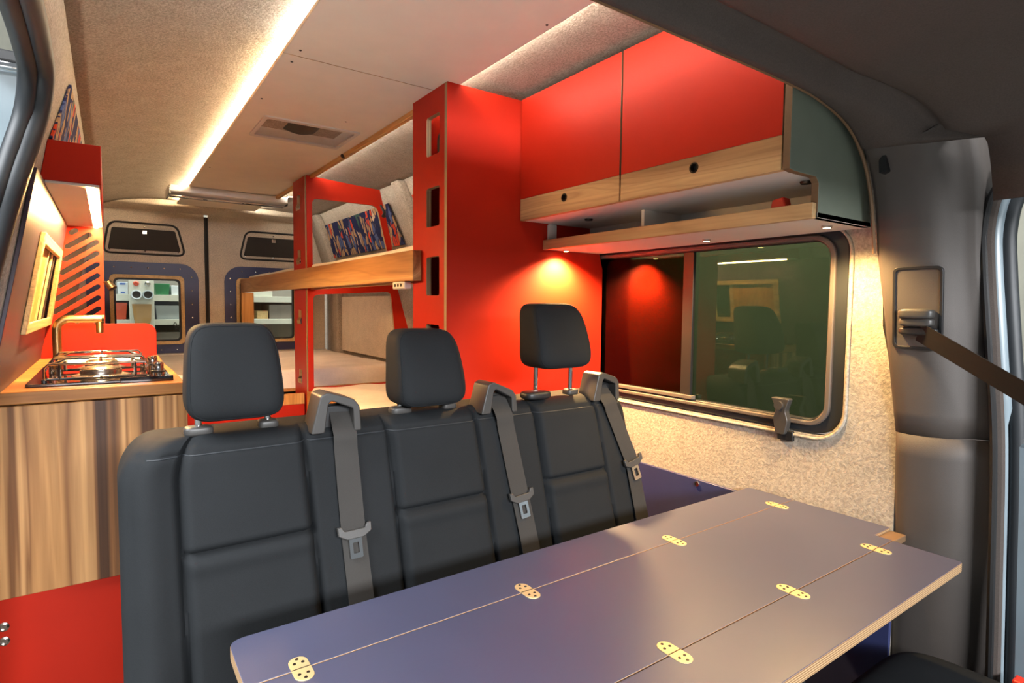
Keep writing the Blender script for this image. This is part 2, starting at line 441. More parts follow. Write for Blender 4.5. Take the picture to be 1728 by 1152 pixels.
# right wall with the window hole
WY0, WY1, WZ0, WZ1 = 0.705, 2.3, 0.905, 1.46
b = MB()
def rwall(us_, zs_): b.grid(lambda u, v: (interp(RW, v), u, v), us_, zs_)
hole = rrect(WY0, WY1, WZ0, WZ1, 0.075, 8)
b.prism([(0.578, 0), (2.6, 0), (2.6, 1.38), (2.6, 1.52), (0.622, 1.52), (0.622, 1.2), (0.578, 1.0)], [hole], lambda u, v, w: (interp(RW, v) + w if v > 1.46 else 1.53 + w, u, v), 0, 0.03)
o = b.build('wall_right', 'felt_wall')
tg(o, 'pale felt right wall around the side window')
b = MB(); b.grid(lambda u, v: (interp(RW, v), u, v), fr(2.6, 5.0, 10), [0, 0.5, 1.0, 1.38, 1.5, 1.6, 1.72, 1.85, 1.935])
b.grid(lambda u, v: (interp(RW, v), u, v), fr(0.62, 2.6, 10), [1.52, 1.6, 1.72, 1.85, 1.935])
tg(b.build('wall_right', 'felt', solid=-0.03), 'felt lined rear part of the right wall')
# puffy felt lip round the window hole
b = MB(); lip = [(1.527, u, v) for u, v in rrect(WY0 - 0.008, WY1, WZ0 - 0.008, WZ1, 0.08, 8)]
b.tube(lip, 0.0045, 10, loop=True)
tg(b.build('trim_2', 'felt_wall'), 'puffy felt lip round the side window')

# side window
win = struct('window_1', 'dark tinted sliding side window in the right wall')
fo = rrect(WY0 + 0.004, WY1 - 0.01, WZ0 + 0.004, WZ1, 0.07, 8); fi = rrect(0.755, WY1 - 0.06, 0.945, 1.42, 0.05, 8)
MB().prism(fo, [fi], YZ, 1.538, 1.57).build('outer_frame', 'rubber', win, 0.004)
fo2 = rrect(0.738, WY1 - 0.05, 0.928, 1.435, 0.06, 8)
MB().prism(fo2, [rrect(0.752, WY1 - 0.064, 0.94, 1.423, 0.05, 8)], YZ, 1.528, 1.545).build('inner_frame', 'plastic', win, 0.003)
MB().prism(fi, [], YZ, 1.556, 1.560).build('glass_pane', 'glass_tint', win)
MB().prism(rrect(1.20, WY1 - 0.07, 0.955, 1.41, 0.02), [], YZ, 1.546, 1.549).build('sliding_pane', 'glass_tint', win)
bx('slide_bar', 'black', win, 1.541, 1.553, 1.185, 1.225, 0.945, 1.42)
bx('bottom_track', 'plastic', win, 1.530, 1.55, 1.17, 2.2, 0.945, 0.957)
lt = MB().prism(rpoly([(0.845, 0.895), (0.872, 0.895), (0.88, 0.94), (0.872, 0.965), (0.888, 0.995), (0.835, 0.995), (0.846, 0.96), (0.838, 0.935)], 0.006), [], YZ, 1.508, 1.53).build('window_latch', 'guide', win, 0.003)
MB().cyl((1.535, 0.862, 0.975), (1.50, 0.862, 0.975), 0.012).build('latch_pivot', 'guide', lt)
bx('latch_foot', 'black', lt, 1.52, 1.535, 0.828, 0.872, 0.878, 0.905)

# ---- cab headliner and B pillar: one hoop profile swept
path = [(1.56, 0.30), (1.54, 0.6), (1.525, 0.85), (1.505, 1.1), (1.487, 1.30), (1.470, 1.41), (1.447, 1.50), (1.405, 1.575), (1.335, 1.632), (1.23, 1.662), (1.07, 1.675), (0.58, 1.676), (-0.4, 1.676)]
def sm(path, n=5):
    out = []; P = [Vector(p) for p in path]
    for i in range(len(P) - 1):
        p0 = P[max(i - 1, 0)]; p1 = P[i]; p2 = P[i + 1]; p3 = P[min(i + 2, len(P) - 1)]
        for k in range(n):
            t = k / n
            out.append(0.5 * ((2 * p1) + (-p0 + p2) * t + (2 * p0 - 5 * p1 + 4 * p2 - p3) * t * t + (-p0 + 3 * p1 - 3 * p2 + p3) * t ** 3))
    out.append(P[-1]); return out
hp = sm(path)
def hoop_ring(i, prof, pts=hp):
    d = (pts[min(i + 1, len(pts) - 1)] - pts[max(i - 1, 0)]).normalized()
    nrm = Vector((d.y, -d.x))      # outward: +X on the pillar, up overhead
    if nrm.dot(Vector((1, 1))) < 0: nrm = -nrm
    return [(pts[i].x + nrm.x * o_, y, pts[i].y + nrm.y * o_) for o_, y in prof]
prof_p = [(0.075, 0.628), (0.03, 0.626), (0.006, 0.622), (0.0, 0.612), (-0.002, 0.58), (0.0, 0.54), (0.002, 0.518), (0.010, 0.499), (0.026, 0.484), (0.043, 0.473), (0.050, 0.461), (0.054, 0.451), (0.058, 0.444), (0.13, 0.438)]
prof_h = [(0.16, 0.628), (0.03, 0.626), (0.006, 0.622), (0.0, 0.612), (-0.001, 0.600), (0.008, 0.588), (0.028, 0.576), (0.036, 0.559), (0.030, 0.543), (0.012, 0.530), (0.004, 0.515), (0.0, 0.48), (0.004, 0.4), (0.01, 0.25), (0.01, -0.2), (0.01, -0.8)]
i_s = min(range(len(hp)), key=lambda i: (hp[i] - Vector((1.385, 1.598))).length)
i_m = min(range(len(hp)), key=lambda i: (hp[i] - Vector((1.52, 0.95))).length)
def pill(i, off=0.0):
    return [(x, y - (0.09 * max(0, 1.35 - z) * max(0, min(1, (0.53 - y) / 0.07)) if y < 0.53 else 0) - min(0.042, 0.10 * max(0, 1.37 - z)) * max(0, min(1, (y - 0.515) / 0.09)), z) for x, y, z in hoop_ring(i, [(o_ + off, y + off * 0.5) for o_, y in prof_p])]
tg(MB().loft([pill(i) for i in range(i_m, i_s + 1)], closed=False).build('trim_3', 'trim', solid=-0.004, sharp=60), 'dark plastic upper trim of the right B pillar')
tg(MB().loft([pill(i, -0.004) for i in range(0, i_m + 1)], closed=False).build('trim_4', 'trim', solid=-0.004, sharp=60), 'dark plastic lower trim of the right B pillar')
i_d = min(range(len(hp)), key=lambda i: (hp[i] - Vector((1.455, 1.47))).length)
hl = []
for i in range(i_d, len(hp)):
    r_ = [(x, y - (0.07 * max(0, min(1, (x - 1.15) / 0.25)) if 0.05 < y < 0.605 else 0), z) for x, y, z in hoop_ring(i, [(o_ - 0.002, y) for o_, y in prof_h])]
    if i < i_s: r_ = [(x + (0.03 if y < 0.44 else 0), min(y, 0.435), z) for x, y, z in r_]; r_ = [r_[-5] if j < len(r_) - 4 else q for j, q in enumerate(r_)]
    hl.append(r_)
tg(MB().loft(hl, closed=False).build('headliner', 'headliner', solid=-0.006, sharp=60), 'dark grey cab headliner overhead')
tg(MB().tube([(x, 0.627, z) for x, _, z in [hoop_ring(i, [(0.001, 0.6)])[0] for i in range(i_m, len(hp)) if hp[i].y > 1.37]], 0.004, 8).build('trim_5', 'brown_edge'), 'thin brown strip painting in the lit edge of the cab headliner')  # brown colour stands in for light catching the headliner edge

# right front door: aperture seal, painted flange, frame and glass
dr = struct('door_3', 'right front cab door with window')
def door_path(off, x):
    base = [(0.378, 0.2), (0.39, 0.6), (0.402, 0.95), (0.42, 1.15), (0.437, 1.33), (0.441, 1.42), (0.428, 1.495), (0.39, 1.538), (0.3, 1.555), (0.0, 1.56), (-0.5, 1.55)]
    P = sm(base, 6); out = []
    for i, p in enumerate(P):
        d = (P[min(i + 1, len(P) - 1)] - P[max(i - 1, 0)]).normalized(); n = Vector((-d.y, d.x))
        out.append((x, p.x + n.x * off, p.y + n.y * off))
    return out
MB().tube(door_path(0.0, 1.548), 0.007, 8).build('door_seal', 'black', dr)
MB().tube(door_path(0.004, 1.563), 0.012, 8).build('aperture_trim', 'headliner', dr)
MB().tube(door_path(0.008, 1.588), [0.015 if q[2] > 1.0 else 0.007 for q in door_path(0.008, 1.588)], 10).build('painted_flange', 'body', dr)
MB().tube(door_path(0.026, 1.605), 0.017, 10).build('window_rubber', 'rubber', dr)
gp = [(y, z) for _, y, z in door_path(0.034, 1.6) if z > 0.95]
MB().prism(gp + [(-0.5, 0.95)], [], YZ, 1.612, 1.616).build('door_glass', 'glass_clear', dr)
MB().prism([(0.36, 0.2), (0.385, 0.96), (-0.5, 0.96), (-0.5, 0.2)], [], YZ, 1.59, 1.64).build('door_card', 'body', dr, 0.01)

# rear doors
for nm, x0, x1, lab in (('door_1', -0.2, 0.605, 'left rear door lined in felt'), ('door_2', 0.632, 1.5, 'right rear door lined in felt, behind the bunk')):
    d = struct(nm, lab)
    left = nm == 'door_1'
    if left: wo = (0.01, 0.465, 0.935, 1.435)
    else: wo = (0.815, 1.27, 0.935, 1.435)
    inner = rrect(wo[0] + 0.02, wo[1] - 0.02, wo[2] + 0.02, wo[3] - 0.02, 0.03)
    MB().prism([(x0, 0.0), (x1, 0.0), (x1, 1.90), (x0, 1.90)], [inner], XZ, 4.90, 4.95).build('felt_lining', 'felt_dark', d)
    sur = rrect(-0.12, 0.56, 0.87, 1.525, (0.02, 0.07, 0.12, 0.02), 8) if left else rrect(0.735, 1.4, 0.87, 1.525, (0.07, 0.02, 0.02, 0.12), 8)
    s_ = MB().prism(sur, [inner], XZ, 4.888, 4.90).build('window_surround', 'navy', d, 0.002)
    pts = [(0.04 + 0.1 * i, 1.487) for i in range(5)] + [(0.515, 0.93 + 0.1 * i) for i in range(6)] + [(0.41, 0.895), (0.31, 0.895)] if left else \
          [(0.86 + 0.1 * i, 1.487) for i in range(5)] + [(0.775, 0.93 + 0.1 * i) for i in range(6)]
    for (x, z) in pts: MB().lathe((x, 4.888, z), [(0.006, 0), (0.005, 0.003), (0.001, 0.004)], (0, -1, 0), 10).build('screw', 'chrome', s_)
    f_ = MB().prism(rrect(*wo, 0.035), [rrect(wo[0] + 0.024, wo[1] - 0.024, wo[2] + 0.024, wo[3] - 0.024, 0.03)], XZ, 4.872, 4.89).build('window_frame', 'pine', d, 0.003)
    MB().prism(rrect(wo[0] + 0.022, wo[1] - 0.022, wo[2] + 0.022, wo[3] - 0.022, 0.03), [rrect(wo[0] + 0.036, wo[1] - 0.036, wo[2] + 0.036, wo[3] - 0.036, 0.025)], XZ, 4.885, 4.915).build('window_rubber', 'rubber', d)
    MB().prism(inner, [], XZ, 4.915, 4.918).build('window_glass', 'glass_clear', d)
    dx = 0 if left else 0.86
    if left: vp = [(-0.02, 1.585), (0.478, 1.585), (0.43, 1.80), (0.02, 1.80)]
    else: vp = [(0.845, 1.585), (1.345, 1.585), (1.30, 1.80), (0.895, 1.80)]
    v_ = MB().tube([(a, 4.896, c) for a, c in rpoly(vp, [0.05] * 4)], 0.007, 8, loop=True).build('vent_seal', 'black', d)
    cx = sum(a for a, c in vp) / 4
    inn = rpoly([(cx + (a - cx) * (0.88 if c < 1.7 else 0.93), 1.70 + (c - 1.70) * (0.78 if c < 1.7 else 0.60)) for a, c in vp], 0.012)
    MB().prism(inn, [], XZ, 4.889, 4.90).build('vent_mesh', 'gasket', d, 0.002)
    c_ = bx('vent_clip', 'steel', d, cx - 0.016, cx + 0.016, 4.880, 4.892, 1.722, 1.75, 0.004)
    for (x, z) in ((cx, 1.775), (cx, 1.606), (cx - 0.2, 1.775), (cx + 0.2, 1.775), (cx - 0.21, 1.61), (cx + 0.21, 1.61)):
        MB().lathe((x, 4.899, z), [(0.007, 0), (0.006, 0.004), (0.001, 0.005)], (0, -1, 0), 10).build('vent_screw', 'chrome', d)
bm_ = MB().tube([(0.618, 4.896, 0), (0.618, 4.896, 1.88)], 0.014, 8)
tg(bm_.build('trim_6', 'black'), 'black rubber seal between the rear doors')
tg(MB().box(-0.2, 1.5, 4.86, 4.90, 0.83, 0.865).build('trim_7', 'white_lam', bevel=0.004), 'white sill along the foot of the rear windows')

# felt wrapped ribs on the right wall
for k, (y0, y1) in enumerate(((2.98, 3.12), (4.52, 4.66))):
    b = MB(); zz = [0.5, 1.0, 1.38, 1.6, 1.85, 1.93]
    b.loft([[(interp(RW, z) - 0.045, y0 + 0.02, z), (interp(RW, z) - 0.045, y1 - 0.02, z), (interp(RW, z) + 0.005, y1, z), (interp(RW, z) + 0.005, y0, z)] for z in zz])
    tg(b.build('trim_%d' % (8 + k), 'felt', bevel=0.015, seg=3), ['felt wrapped rib beside the bunk partition', 'felt wrapped rib in the rear corner by the bunk'][k])

# sliding door rubber seal along the left opening
sp = sm([(-0.088, 0.7, 1.70), (-0.089, 1.0, 1.705), (-0.09, 1.25, 1.712), (-0.092, 1.40, 1.712), (-0.094, 1.495, 1.695), (-0.105, 1.53, 1.63), (-0.125, 1.52, 1.55), (-0.146, 1.5, 1.465), (-0.167, 1.49, 1.38), (-0.195, 1.48, 1.25), (-0.225, 1.48, 1.04), (-0.25, 1.48, 0.5), (-0.25, 1.48, 0.0)], 6)
sd = struct('trim_10', 'black rubber seal round the sliding door opening')
MB().tube(sp, 0.020, 10).build('seal_bead', 'rubber', sd)
MB().tube([p + Vector((-0.022, -0.012, -0.012)) for p in sp], 0.016, 10).build('seal_lip', 'rubber', sd)

# ================================================================== CEILING FITTINGS
cp = thing('ceiling_panel', 'pale ceiling board above the bench, nearest the camera', 'ceiling panel', (0.667, 1.15, 1.925), 'pale boards along the ceiling')
MB().box(0.411, 0.915, 0.55, 1.686, 1.925, 1.937).build('board', 'board', cp, 0.001, edge='ply_z', axis=2)
for x, y in ((0.445, 1.645), (0.895, 1.14), (0.45, 1.1)): MB().lathe((x, y, 1.925), [(0.004, 0), (0.003, 0.0015), (0.0005, 0.002)], (0, 0, -1), 8).build('screw', 'dark_metal', cp)
cp2 = thing('ceiling_panel', 'pale ceiling board with the roof vent, above the bunks', 'ceiling panel', (0.667, 3.1, 1.925), 'pale boards along the ceiling')
MB().prism([(0.411, 1.69), (0.915, 1.69), (0.915, 4.66), (0.411, 4.66)], [[(0.495, 2.29), (0.835, 2.29), (0.835, 2.545), (0.495, 2.545)]], XY, 1.925, 1.937).build('board', 'board', cp2, 0.001, edge='ply_z', axis=2)
for x, y in ((0.445, 1.735), (0.44, 2.1), (0.75, 2.17), (0.44, 3.3)): MB().lathe((x, y, 1.925), [(0.004, 0), (0.003, 0.0015), (0.0005, 0.002)], (0, 0, -1), 8).build('screw', 'dark_metal', cp2)

for (x0, x1, z0, z1, lab) in ((0.417, 0.424, 1.9375, 1.945, 'left'), (0.902, 0.909, 1.9385, 1.946, 'right')):
    for (y0, y1, w_) in ((0.55, 1.680, 'nearest the camera'), (1.698, 3.435, 'middle length beside the roof vent'), (3.452, 4.66, 'last length near the rear doors')):
        t = thing('led_strip', 'glowing light strip on the %s ceiling edge, %s' % (lab, w_), 'light strip', ((x0 + x1) / 2, (y0 + y1) / 2, z0), 'ceiling light strips')
        bx('diffuser', 'led_mellow' if lab == 'left' and y0 > 1.69 else 'led', t, x0, x1, y0, y1, z0, z1, 0)
        if lab == 'left': bx('channel', 'steel', t, x1, x1 + 0.002, y0, y1, z0, z1, 0)
        else: bx('channel', 'steel', t, x0 - 0.002, x0, y0, y1, z0, z1, 0)

# roof vent
v = thing('roof_vent', 'white square roof vent with a dark curved flap in the ceiling board', 'roof vent', (0.665, 2.42, 1.925))
MB().prism(rrect(0.485, 0.845, 2.27, 2.565, 0.01), [rrect(0.50, 0.83, 2.295, 2.54, 0.01)], XY, 1.920, 1.926).build('flange', 'white_lam', v, 0.001)
b = MB(); b.loft([[(0.50, 2.295, 1.926), (0.83, 2.295, 1.926), (0.83, 2.54, 1.926), (0.50, 2.54, 1.926)], [(0.53, 2.34, 2.0), (0.80, 2.34, 2.0), (0.80, 2.50, 2.0), (0.53, 2.50, 2.0)]], caps=False)
b.build('funnel', 'white_lam', v, solid=-0.003)
MB().prism([(0.53 + 0.27 * i / 16, 1.995 - 0.055 * math.sin(math.pi * i / 16)) for i in range(17)], [], XZ, 2.34, 2.50).build('flap', 'dark_metal', v)

# skylight blind cassette near the rear
t = thing('roof_blind', 'silver roller blind cassette across the ceiling by the rear doors', 'blind', (0.64, 4.03, 1.88))
MB().prism(rpoly([(3.90, 1.925), (3.90, 1.885), (4.02, 1.872), (4.14, 1.885), (4.14, 1.925)], 0.008), [], YZ, 0.315, 0.965).build('cassette', 'silver', t, 0.002)
bx('pull_bar', 'chrome', t, 0.32, 0.96, 3.955, 3.985, 1.866, 1.876, 0.003)
bx('shadow_gap', 'black', t, 0.318, 0.962, 4.0, 4.008, 1.868, 1.880, 0)
bx('end_cap', 'black', t, 0.962, 0.972, 3.93, 4.06, 1.872, 1.91, 0.003)
bx('end_cap', 'steel', t, 0.305, 0.316, 3.90, 4.14, 1.872, 1.925, 0.003)
bx('mounting_plate', 'white_lam', t, 0.965, 1.02, 3.88, 4.12, 1.92, 1.93, 0.002)

# wooden batten along the right edge of the ceiling board
t = thing('wooden_batten', 'brown wooden batten along the right edge of the rear ceiling board', 'batten', (0.905, 2.9, 1.905))
bx('batten', 'oak_y', t, 0.893, 0.913, 1.84, 3.98, 1.905, 1.925, 0.003)
MB().lathe((0.893, 2.62, 1.913), [(0.012, 0), (0.011, 0.008), (0.004, 0.01)], (-0.6, 0, -0.8), 12).build('knob', 'dark_metal', t)

# ================================================================== RED WARDROBE COLUMN
wd = thing('wardrobe', 'tall red wardrobe column with four slots, behind the right headrest', 'wardrobe', (1.2, 1.72, 0))
MB().prism([(0.868, 0.0), (1.535, 0.0), (1.535, 1.38), (1.44, 1.70), (1.36, 1.925), (0.868, 1.925)], [], XZ, 1.595, 1.611).build('front_panel', 'red', wd, 0.001, edge='ply_y', axis=1)
MB().prism([(0.885, 0.0), (1.52, 0.0), (1.52, 1.36), (1.36, 1.9), (0.885, 1.92)], [], XZ, 1.824, 1.838).build('back_panel', 'red', wd, 0.001)
slots = [rrect(1.645, 1.735, z0, z0 + 0.125, 0.008) for z0 in (1.722, 1.495, 1.272, 1.052, 0.83, 0.61)]
MB().prism([(1.6115, 0), (1.838, 0), (1.838, 1.925), (1.6115, 1.925)], slots, YZ, 0.868, 0.886).build('slotted_side', 'red', wd, 0.001, edge='ply_x', axis=0)
for z in (1.478, 1.705, 1.255): bx('shelf', 'red', wd, 0.886, 1.46 if z < 1.5 else 1.40, 1.612, 1.823, z, z + 0.014, 0.001)
tag(MB().superbox((0.925, 1.70, 1.765), (0.030, 0.028, 0.046), 3, 8).build('storage_pouch', 'dark_green'), 'dark green pouch seen in the topmost slot of the red column', 'pouch')
tag(MB().superbox((0.915, 1.655, 1.742), (0.014, 0.018, 0.023), 2.5, 8).build('cloth_bundle', 'paper'), 'white cloth bundle in the topmost slot of the red column', 'cloth')
b = MB(); b.obox((0.913, 1.66, 1.336), (0.006, 0.07, 0.132), Matrix.Rotation(R(-8), 3, 'X'))
lf = tag(b.build('leaflet', 'blue'), 'blue printed leaflet in the third slot down of the red column', 'leaflet')
MB().obox((0.9093, 1.668, 1.392), (0.001, 0.064, 0.018), Matrix.Rotation(R(-8), 3, 'X')).build('white_header', 'paper', lf)

# ================================================================== OVERHEAD CUPBOARD
cb = thing('overhead_cupboard', 'red overhead cupboard with wooden pull bands above the side window', 'cupboard', (1.3, 1.1, 1.435))
DX = 1.147
for (y0, y1, kn) in ((0.672, 1.128, 0.89), (1.134, 1.592, 1.365)):
    d = MB().prism([(y0, 1.598), (y1, 1.598), (y1, 1.925), (y0, 1.925)], [], YZ, DX, DX + 0.018).build('door', 'red', cb, 0.001, edge='brown_edge', axis=0)
    MB().prism([(y0, 1.527), (y1, 1.527), (y1, 1.5978), (y0, 1.5978)], [circle(kn, 1.572, 0.0125)], YZ, DX, DX + 0.018).build('pull_band', 'wood_y2' if kn > 1 else 'wood_y2', d, 0.0008)
    MB().prism(circle(kn, 1.572, 0.0125), [circle(kn, 1.572, 0.0095)], YZ, DX - 0.0015, DX + 0.02).build('finger_hole', 'dark_metal', d)
    MB().prism(circle(kn, 1.572, 0.0095), [], YZ, DX + 0.012, DX + 0.016).build('hole_back', 'black', d)
# end panel
ep = [(1.13, 1.528), (1.17, 1.524), (1.255, 1.524), (1.262, 1.517), (1.262, 1.438), (1.528, 1.438), (1.528, 1.38), (1.53, 1.38), (1.475, 1.6), (1.40, 1.85), (1.36, 1.925), (1.13, 1.925)]
ep = [(1.145, 1.5265), (1.165, 1.5235), (1.25, 1.5235), (1.262, 1.512), (1.262, 1.438), (1.512, 1.438), (1.472, 1.6), (1.40, 1.84), (1.36, 1.925), (1.145, 1.925)]
MB().prism(ep, [], XZ, 0.652, 0.668).build('end_panel', 'sage', cb, 0.001, edge='brown_edge', axis=1)
bx('bottom_board', 'white_lam', cb, 1.167, 1.49, 0.668, 1.594, 1.528, 1.540, 0.001)
bx('shelf_board', 'white_lam', cb, 1.262, 1.515, 0.652, 1.594, 1.438, 1.450, 0.001)
bx('shelf_lip', 'wood_y2', cb, 1.246, 1.262, 0.655, 1.594, 1.436, 1.470, 0.0015)
bx('shelf_back', 'white_lam', cb, 1.465, 1.478, 0.668, 1.594, 1.450, 1.528, 0.001)
bx('divider', 'white_lam', cb, 1.30, 1.465, 1.18, 1.192, 1.450, 1.528, 0.001)
MB().prism(rrect(1.265, 1.30, 1.445, 1.527, 0.006), [], XZ, 1.584, 1.594).build('left_cheek', 'white_lam', cb, 0.001)
for y in (0.70, 1.42): MB().lathe((1.30, y, 1.5275), [(0.014, 0), (0.012, 0.005), (0.003, 0.006)], (0, 0, -1), 14).build('hinge_cup', 'dark_metal', cb)
tag(MB().prism([(0.735, 1.4505), (0.785, 1.4505), (0.775, 1.496), (0.748, 1.500)], [], YZ, 1.29, 1.32).build('small_box', 'red_plastic', bevel=0.003), 'small red box peeking over the wooden shelf lip', 'box')
# spotlights under the shelf
for (x, y, p, lab) in ((1.315, 1.55, 20.0, 'small round spotlight under the shelf next to the red column'), (1.42, 1.05, 2.2, 'small round spotlight under the middle of the shelf above the window'), (1.40, 0.70, 4.5, 'small round spotlight under the shelf end nearest the pillar')):
    t = thing('spotlight', lab, 'spotlight', (x, y, 1.43), 'spotlights under the overhead shelf')
    MB().lathe((x, y, 1.438), [(0.012, 0), (0.012, 0.005), (0.009, 0.006), (0.008, 0.004)], (0, 0, -1), 20).build('ring', 'steel', t)
    MB().lathe((x, y, 1.434), [(0.008, 0), (0.0078, 0.002), (0.001, 0.0024)], (0, 0, -1), 18).build('lens', 'spot_amber', t)
    l = bpy.data.lights.new('spot_light', 'SPOT'); l.energy = p * 5.0; l.color = (1.0, 0.62, 0.24); l.spot_size = R(146); l.spot_blend = 0.8; l.shadow_soft_size = 0.018
    lo = bpy.data.objects.new('spot_light', l); COL.objects.link(lo); lo.location = (x, y, 1.424)

# ================================================================== BUNKS
bp = thing('bunk_partition', 'red bunk partition frame with two large openings and a notched post', 'partition', (1.15, 3.15, 0))
up_hole = rpoly([(0.902, 1.40), (1.36, 1.40), (1.262, 1.80), (0.902, 1.80)], [0, 0, 0.04, 0.03])
lo_hole = rpoly([(0.902, 0.79), (1.40, 0.79), (1.345, 1.315), (0.902, 1.29)], [0.0, 0.0, 0.03, 0.03])
MB().prism([(0.872, 0.0), (1.50, 0.0), (1.46, 1.08), (1.375, 1.38), (1.35, 1.60), (1.281, 1.89), (0.872, 1.918)], [up_hole, lo_hole], XZ, 3.145, 3.162).build('frame_panel', 'red', bp, 0.001, edge='ply_y', axis=1)
notches = [rpoly([(3.25, z0), (3.335, z0 - 0.002), (3.345, z0 + 0.02), (3.31, z0 + 0.035), (3.31, z0 + 0.08), (3.25, z0 + 0.075)], 0.008) for z0 in (1.755, 1.46, 1.13, 0.80, 0.47)]
MB().prism([(3.1625, 0.0), (3.395, 0.0), (3.395, 1.918), (3.1625, 1.918)], notches, YZ, 0.868, 0.886).build('notched_post', 'red', bp, 0.001, edge='ply_x', axis=0)

ub = thing('upper_bunk', 'upper bunk with a thick walnut rail board', 'bunk', (1.15, 3.3, 1.30))
bx('rail_board', 'wood_y', ub, 0.836, 0.8675, 1.77, 4.82, 1.322, 1.424, 0.002)
bx('platform', 'oak_y', ub, 0.887, 1.455, 1.84, 3.144, 1.365, 1.383, 0.001)
bx('platform', 'oak_y', ub, 0.887, 1.455, 3.40, 4.84, 1.365, 1.383, 0.001)
bx('slat_bearer', 'oak_y', ub, 0.888, 0.925, 1.84, 3.144, 1.318, 1.365, 0.002)
bx('post', 'oak', ub, 0.838, 0.925, 4.80, 4.845, 0.759, 1.322, 0.003)
for y0, y1 in ((1.9, 3.1), (3.45, 4.7)): bx('hidden_fill_strip', 'fill_soft', ub, 0.975, 0.99, y0, y1, 1.355, 1.3645, 0)  # unseen glowing strips added under the bunk to brighten the lower bed
h_ = bx('hinge_bracket', 'white_lam', ub, 0.838, 0.866, 1.845, 1.945, 1.296, 1.3215, 0.004)
for y in (1.87, 1.895, 1.92): MB().cyl((0.838, y, 1.309), (0.8365, y, 1.309), 0.006, n=10).build('hinge_screw', 'dark_metal', h_)
def mattress(name, x0, x1, y0, y1, z0, z1, label, wob=0.004):
    b = MB(); nx, ny = 24, 60
    def top(u, v):
        e = min(u - x0, x1 - u, v - y0, y1 - v); r = 0.022
        d = 0 if e >= r else r - math.sqrt(max(0, r * r - (r - e) ** 2))
        return (u, v, z1 - d + wob * math.sin(u * 23 + v * 3) * math.sin(v * 7 + 1))
    us_ = sorted(set(fr(x0, x1, nx) + [x0 + 0.004, x0 + 0.01, x0 + 0.018, x1 - 0.004, x1 - 0.01, x1 - 0.018]))
    vs_ = sorted(set(fr(y0, y1, ny) + [y0 + 0.004, y0 + 0.01, y0 + 0.018, y1 - 0.004, y1 - 0.01, y1 - 0.018]))
    b.grid(top, us_, vs_)
    bd = [e for e in b.bm.edges if e.is_boundary]
    ret = bmesh.ops.extrude_edge_only(b.bm, edges=bd)
    nv = [q for q in ret['geom'] if isinstance(q, bmesh.types.BMVert)]
    for q in nv: q.co.z = z0
    bmesh.ops.contextual_create(b.bm, geom=[e for e in b.bm.edges if e.is_boundary])
    return tag(b.build(name, 'mattress'), label, 'mattress')
mattress('mattress', 0.89, 1.45, 1.85, 3.135, 1.384, 1.452, 'white mattress on the upper bunk, nearer half by the red column', 0.003)
mattress('mattress', 0.89, 1.45, 3.40, 4.80, 1.384, 1.452, 'white mattress on the upper bunk, far half near the rear doors', 0.003)

lb = thing('lower_bed', 'lower bed base with honey wood rails and a red front panel', 'bed', (0.9, 3.4, 0))
bx('rail', 'oak_y', lb, 0.862, 0.885, 1.85, 3.142, 0.50, 0.772, 0.002)
bx('slat_board', 'oak_y', lb, 0.886, 1.50, 1.85, 3.142, 0.69, 0.708, 0.002)
bx('rear_platform', 'oak_y', lb, -0.20, 1.50, 3.40, 4.86, 0.74, 0.758, 0.002)
bx('front_panel', 'red', lb, 0.17, 0.86, 3.18, 3.196, 0.0, 0.70, 0.001)
bx('front_rail', 'oak', lb, 0.17, 0.86, 3.178, 3.2, 0.70, 0.758, 0.002)
mattress('mattress', 0.888, 1.48, 1.86, 3.135, 0.709, 0.79, 'white mattress on the lower bed, nearest the bench')
mattress('mattress', -0.19, 1.495, 3.40, 4.795, 0.759, 0.865, 'wide white mattress across the rear of the van, below the windows')

# printed fabric wall panels
def wall_fabric(yz, tab, off, label):
    P = [(interp(tab, z) + off, y, z) for y, z in yz]; Q = [(p[0] - math.copysign(0.006, off) * -1, p[1], p[2]) for p in P]
    b = MB(); b.quad8(P + Q)
    return tag(b.build('fabric_panel', 'print', bevel=0.001), label, 'fabric panel', 'leaf print wall panels')
wall_fabric([(3.20, 1.60), (4.50, 1.60), (4.50, 1.845), (3.28, 1.845)], RW, -0.012, 'navy leaf print fabric panel seen through the upper opening of the red partition')
wall_fabric([(1.86, 1.55), (2.88, 1.55), (2.95, 1.845), (1.86, 1.845)], RW, -0.012, 'navy leaf print fabric panel between the red column and the partition')
wall_fabric([(1.78, 1.63), (2.9, 1.63), (2.9, 1.825), (1.97, 1.818)], LW, 0.0015, 'navy leaf print fabric panel on the left wall above the small cupboard')
t = MB().tube([(1.275, 3.12, 1.80), (1.29, 3.10, 1.76), (1.28, 3.09, 1.735)], [0.006, 0.009, 0.012], 10)
tag(t.build('reading_lamp', 'black'), 'slim black reading lamp at the top corner of the red partition', 'lamp')
# lining boards in the lower bay
tag(MB().prism([(3.42, 0.88), (4.48, 0.88), (4.48, 1.30), (3.42, 1.30)], [], YZ, 1.505, 1.518).build('lining_panel', 'felt_dark', bevel=0.003), 'taupe felt lining panel beside the lower rear mattress', 'panel')

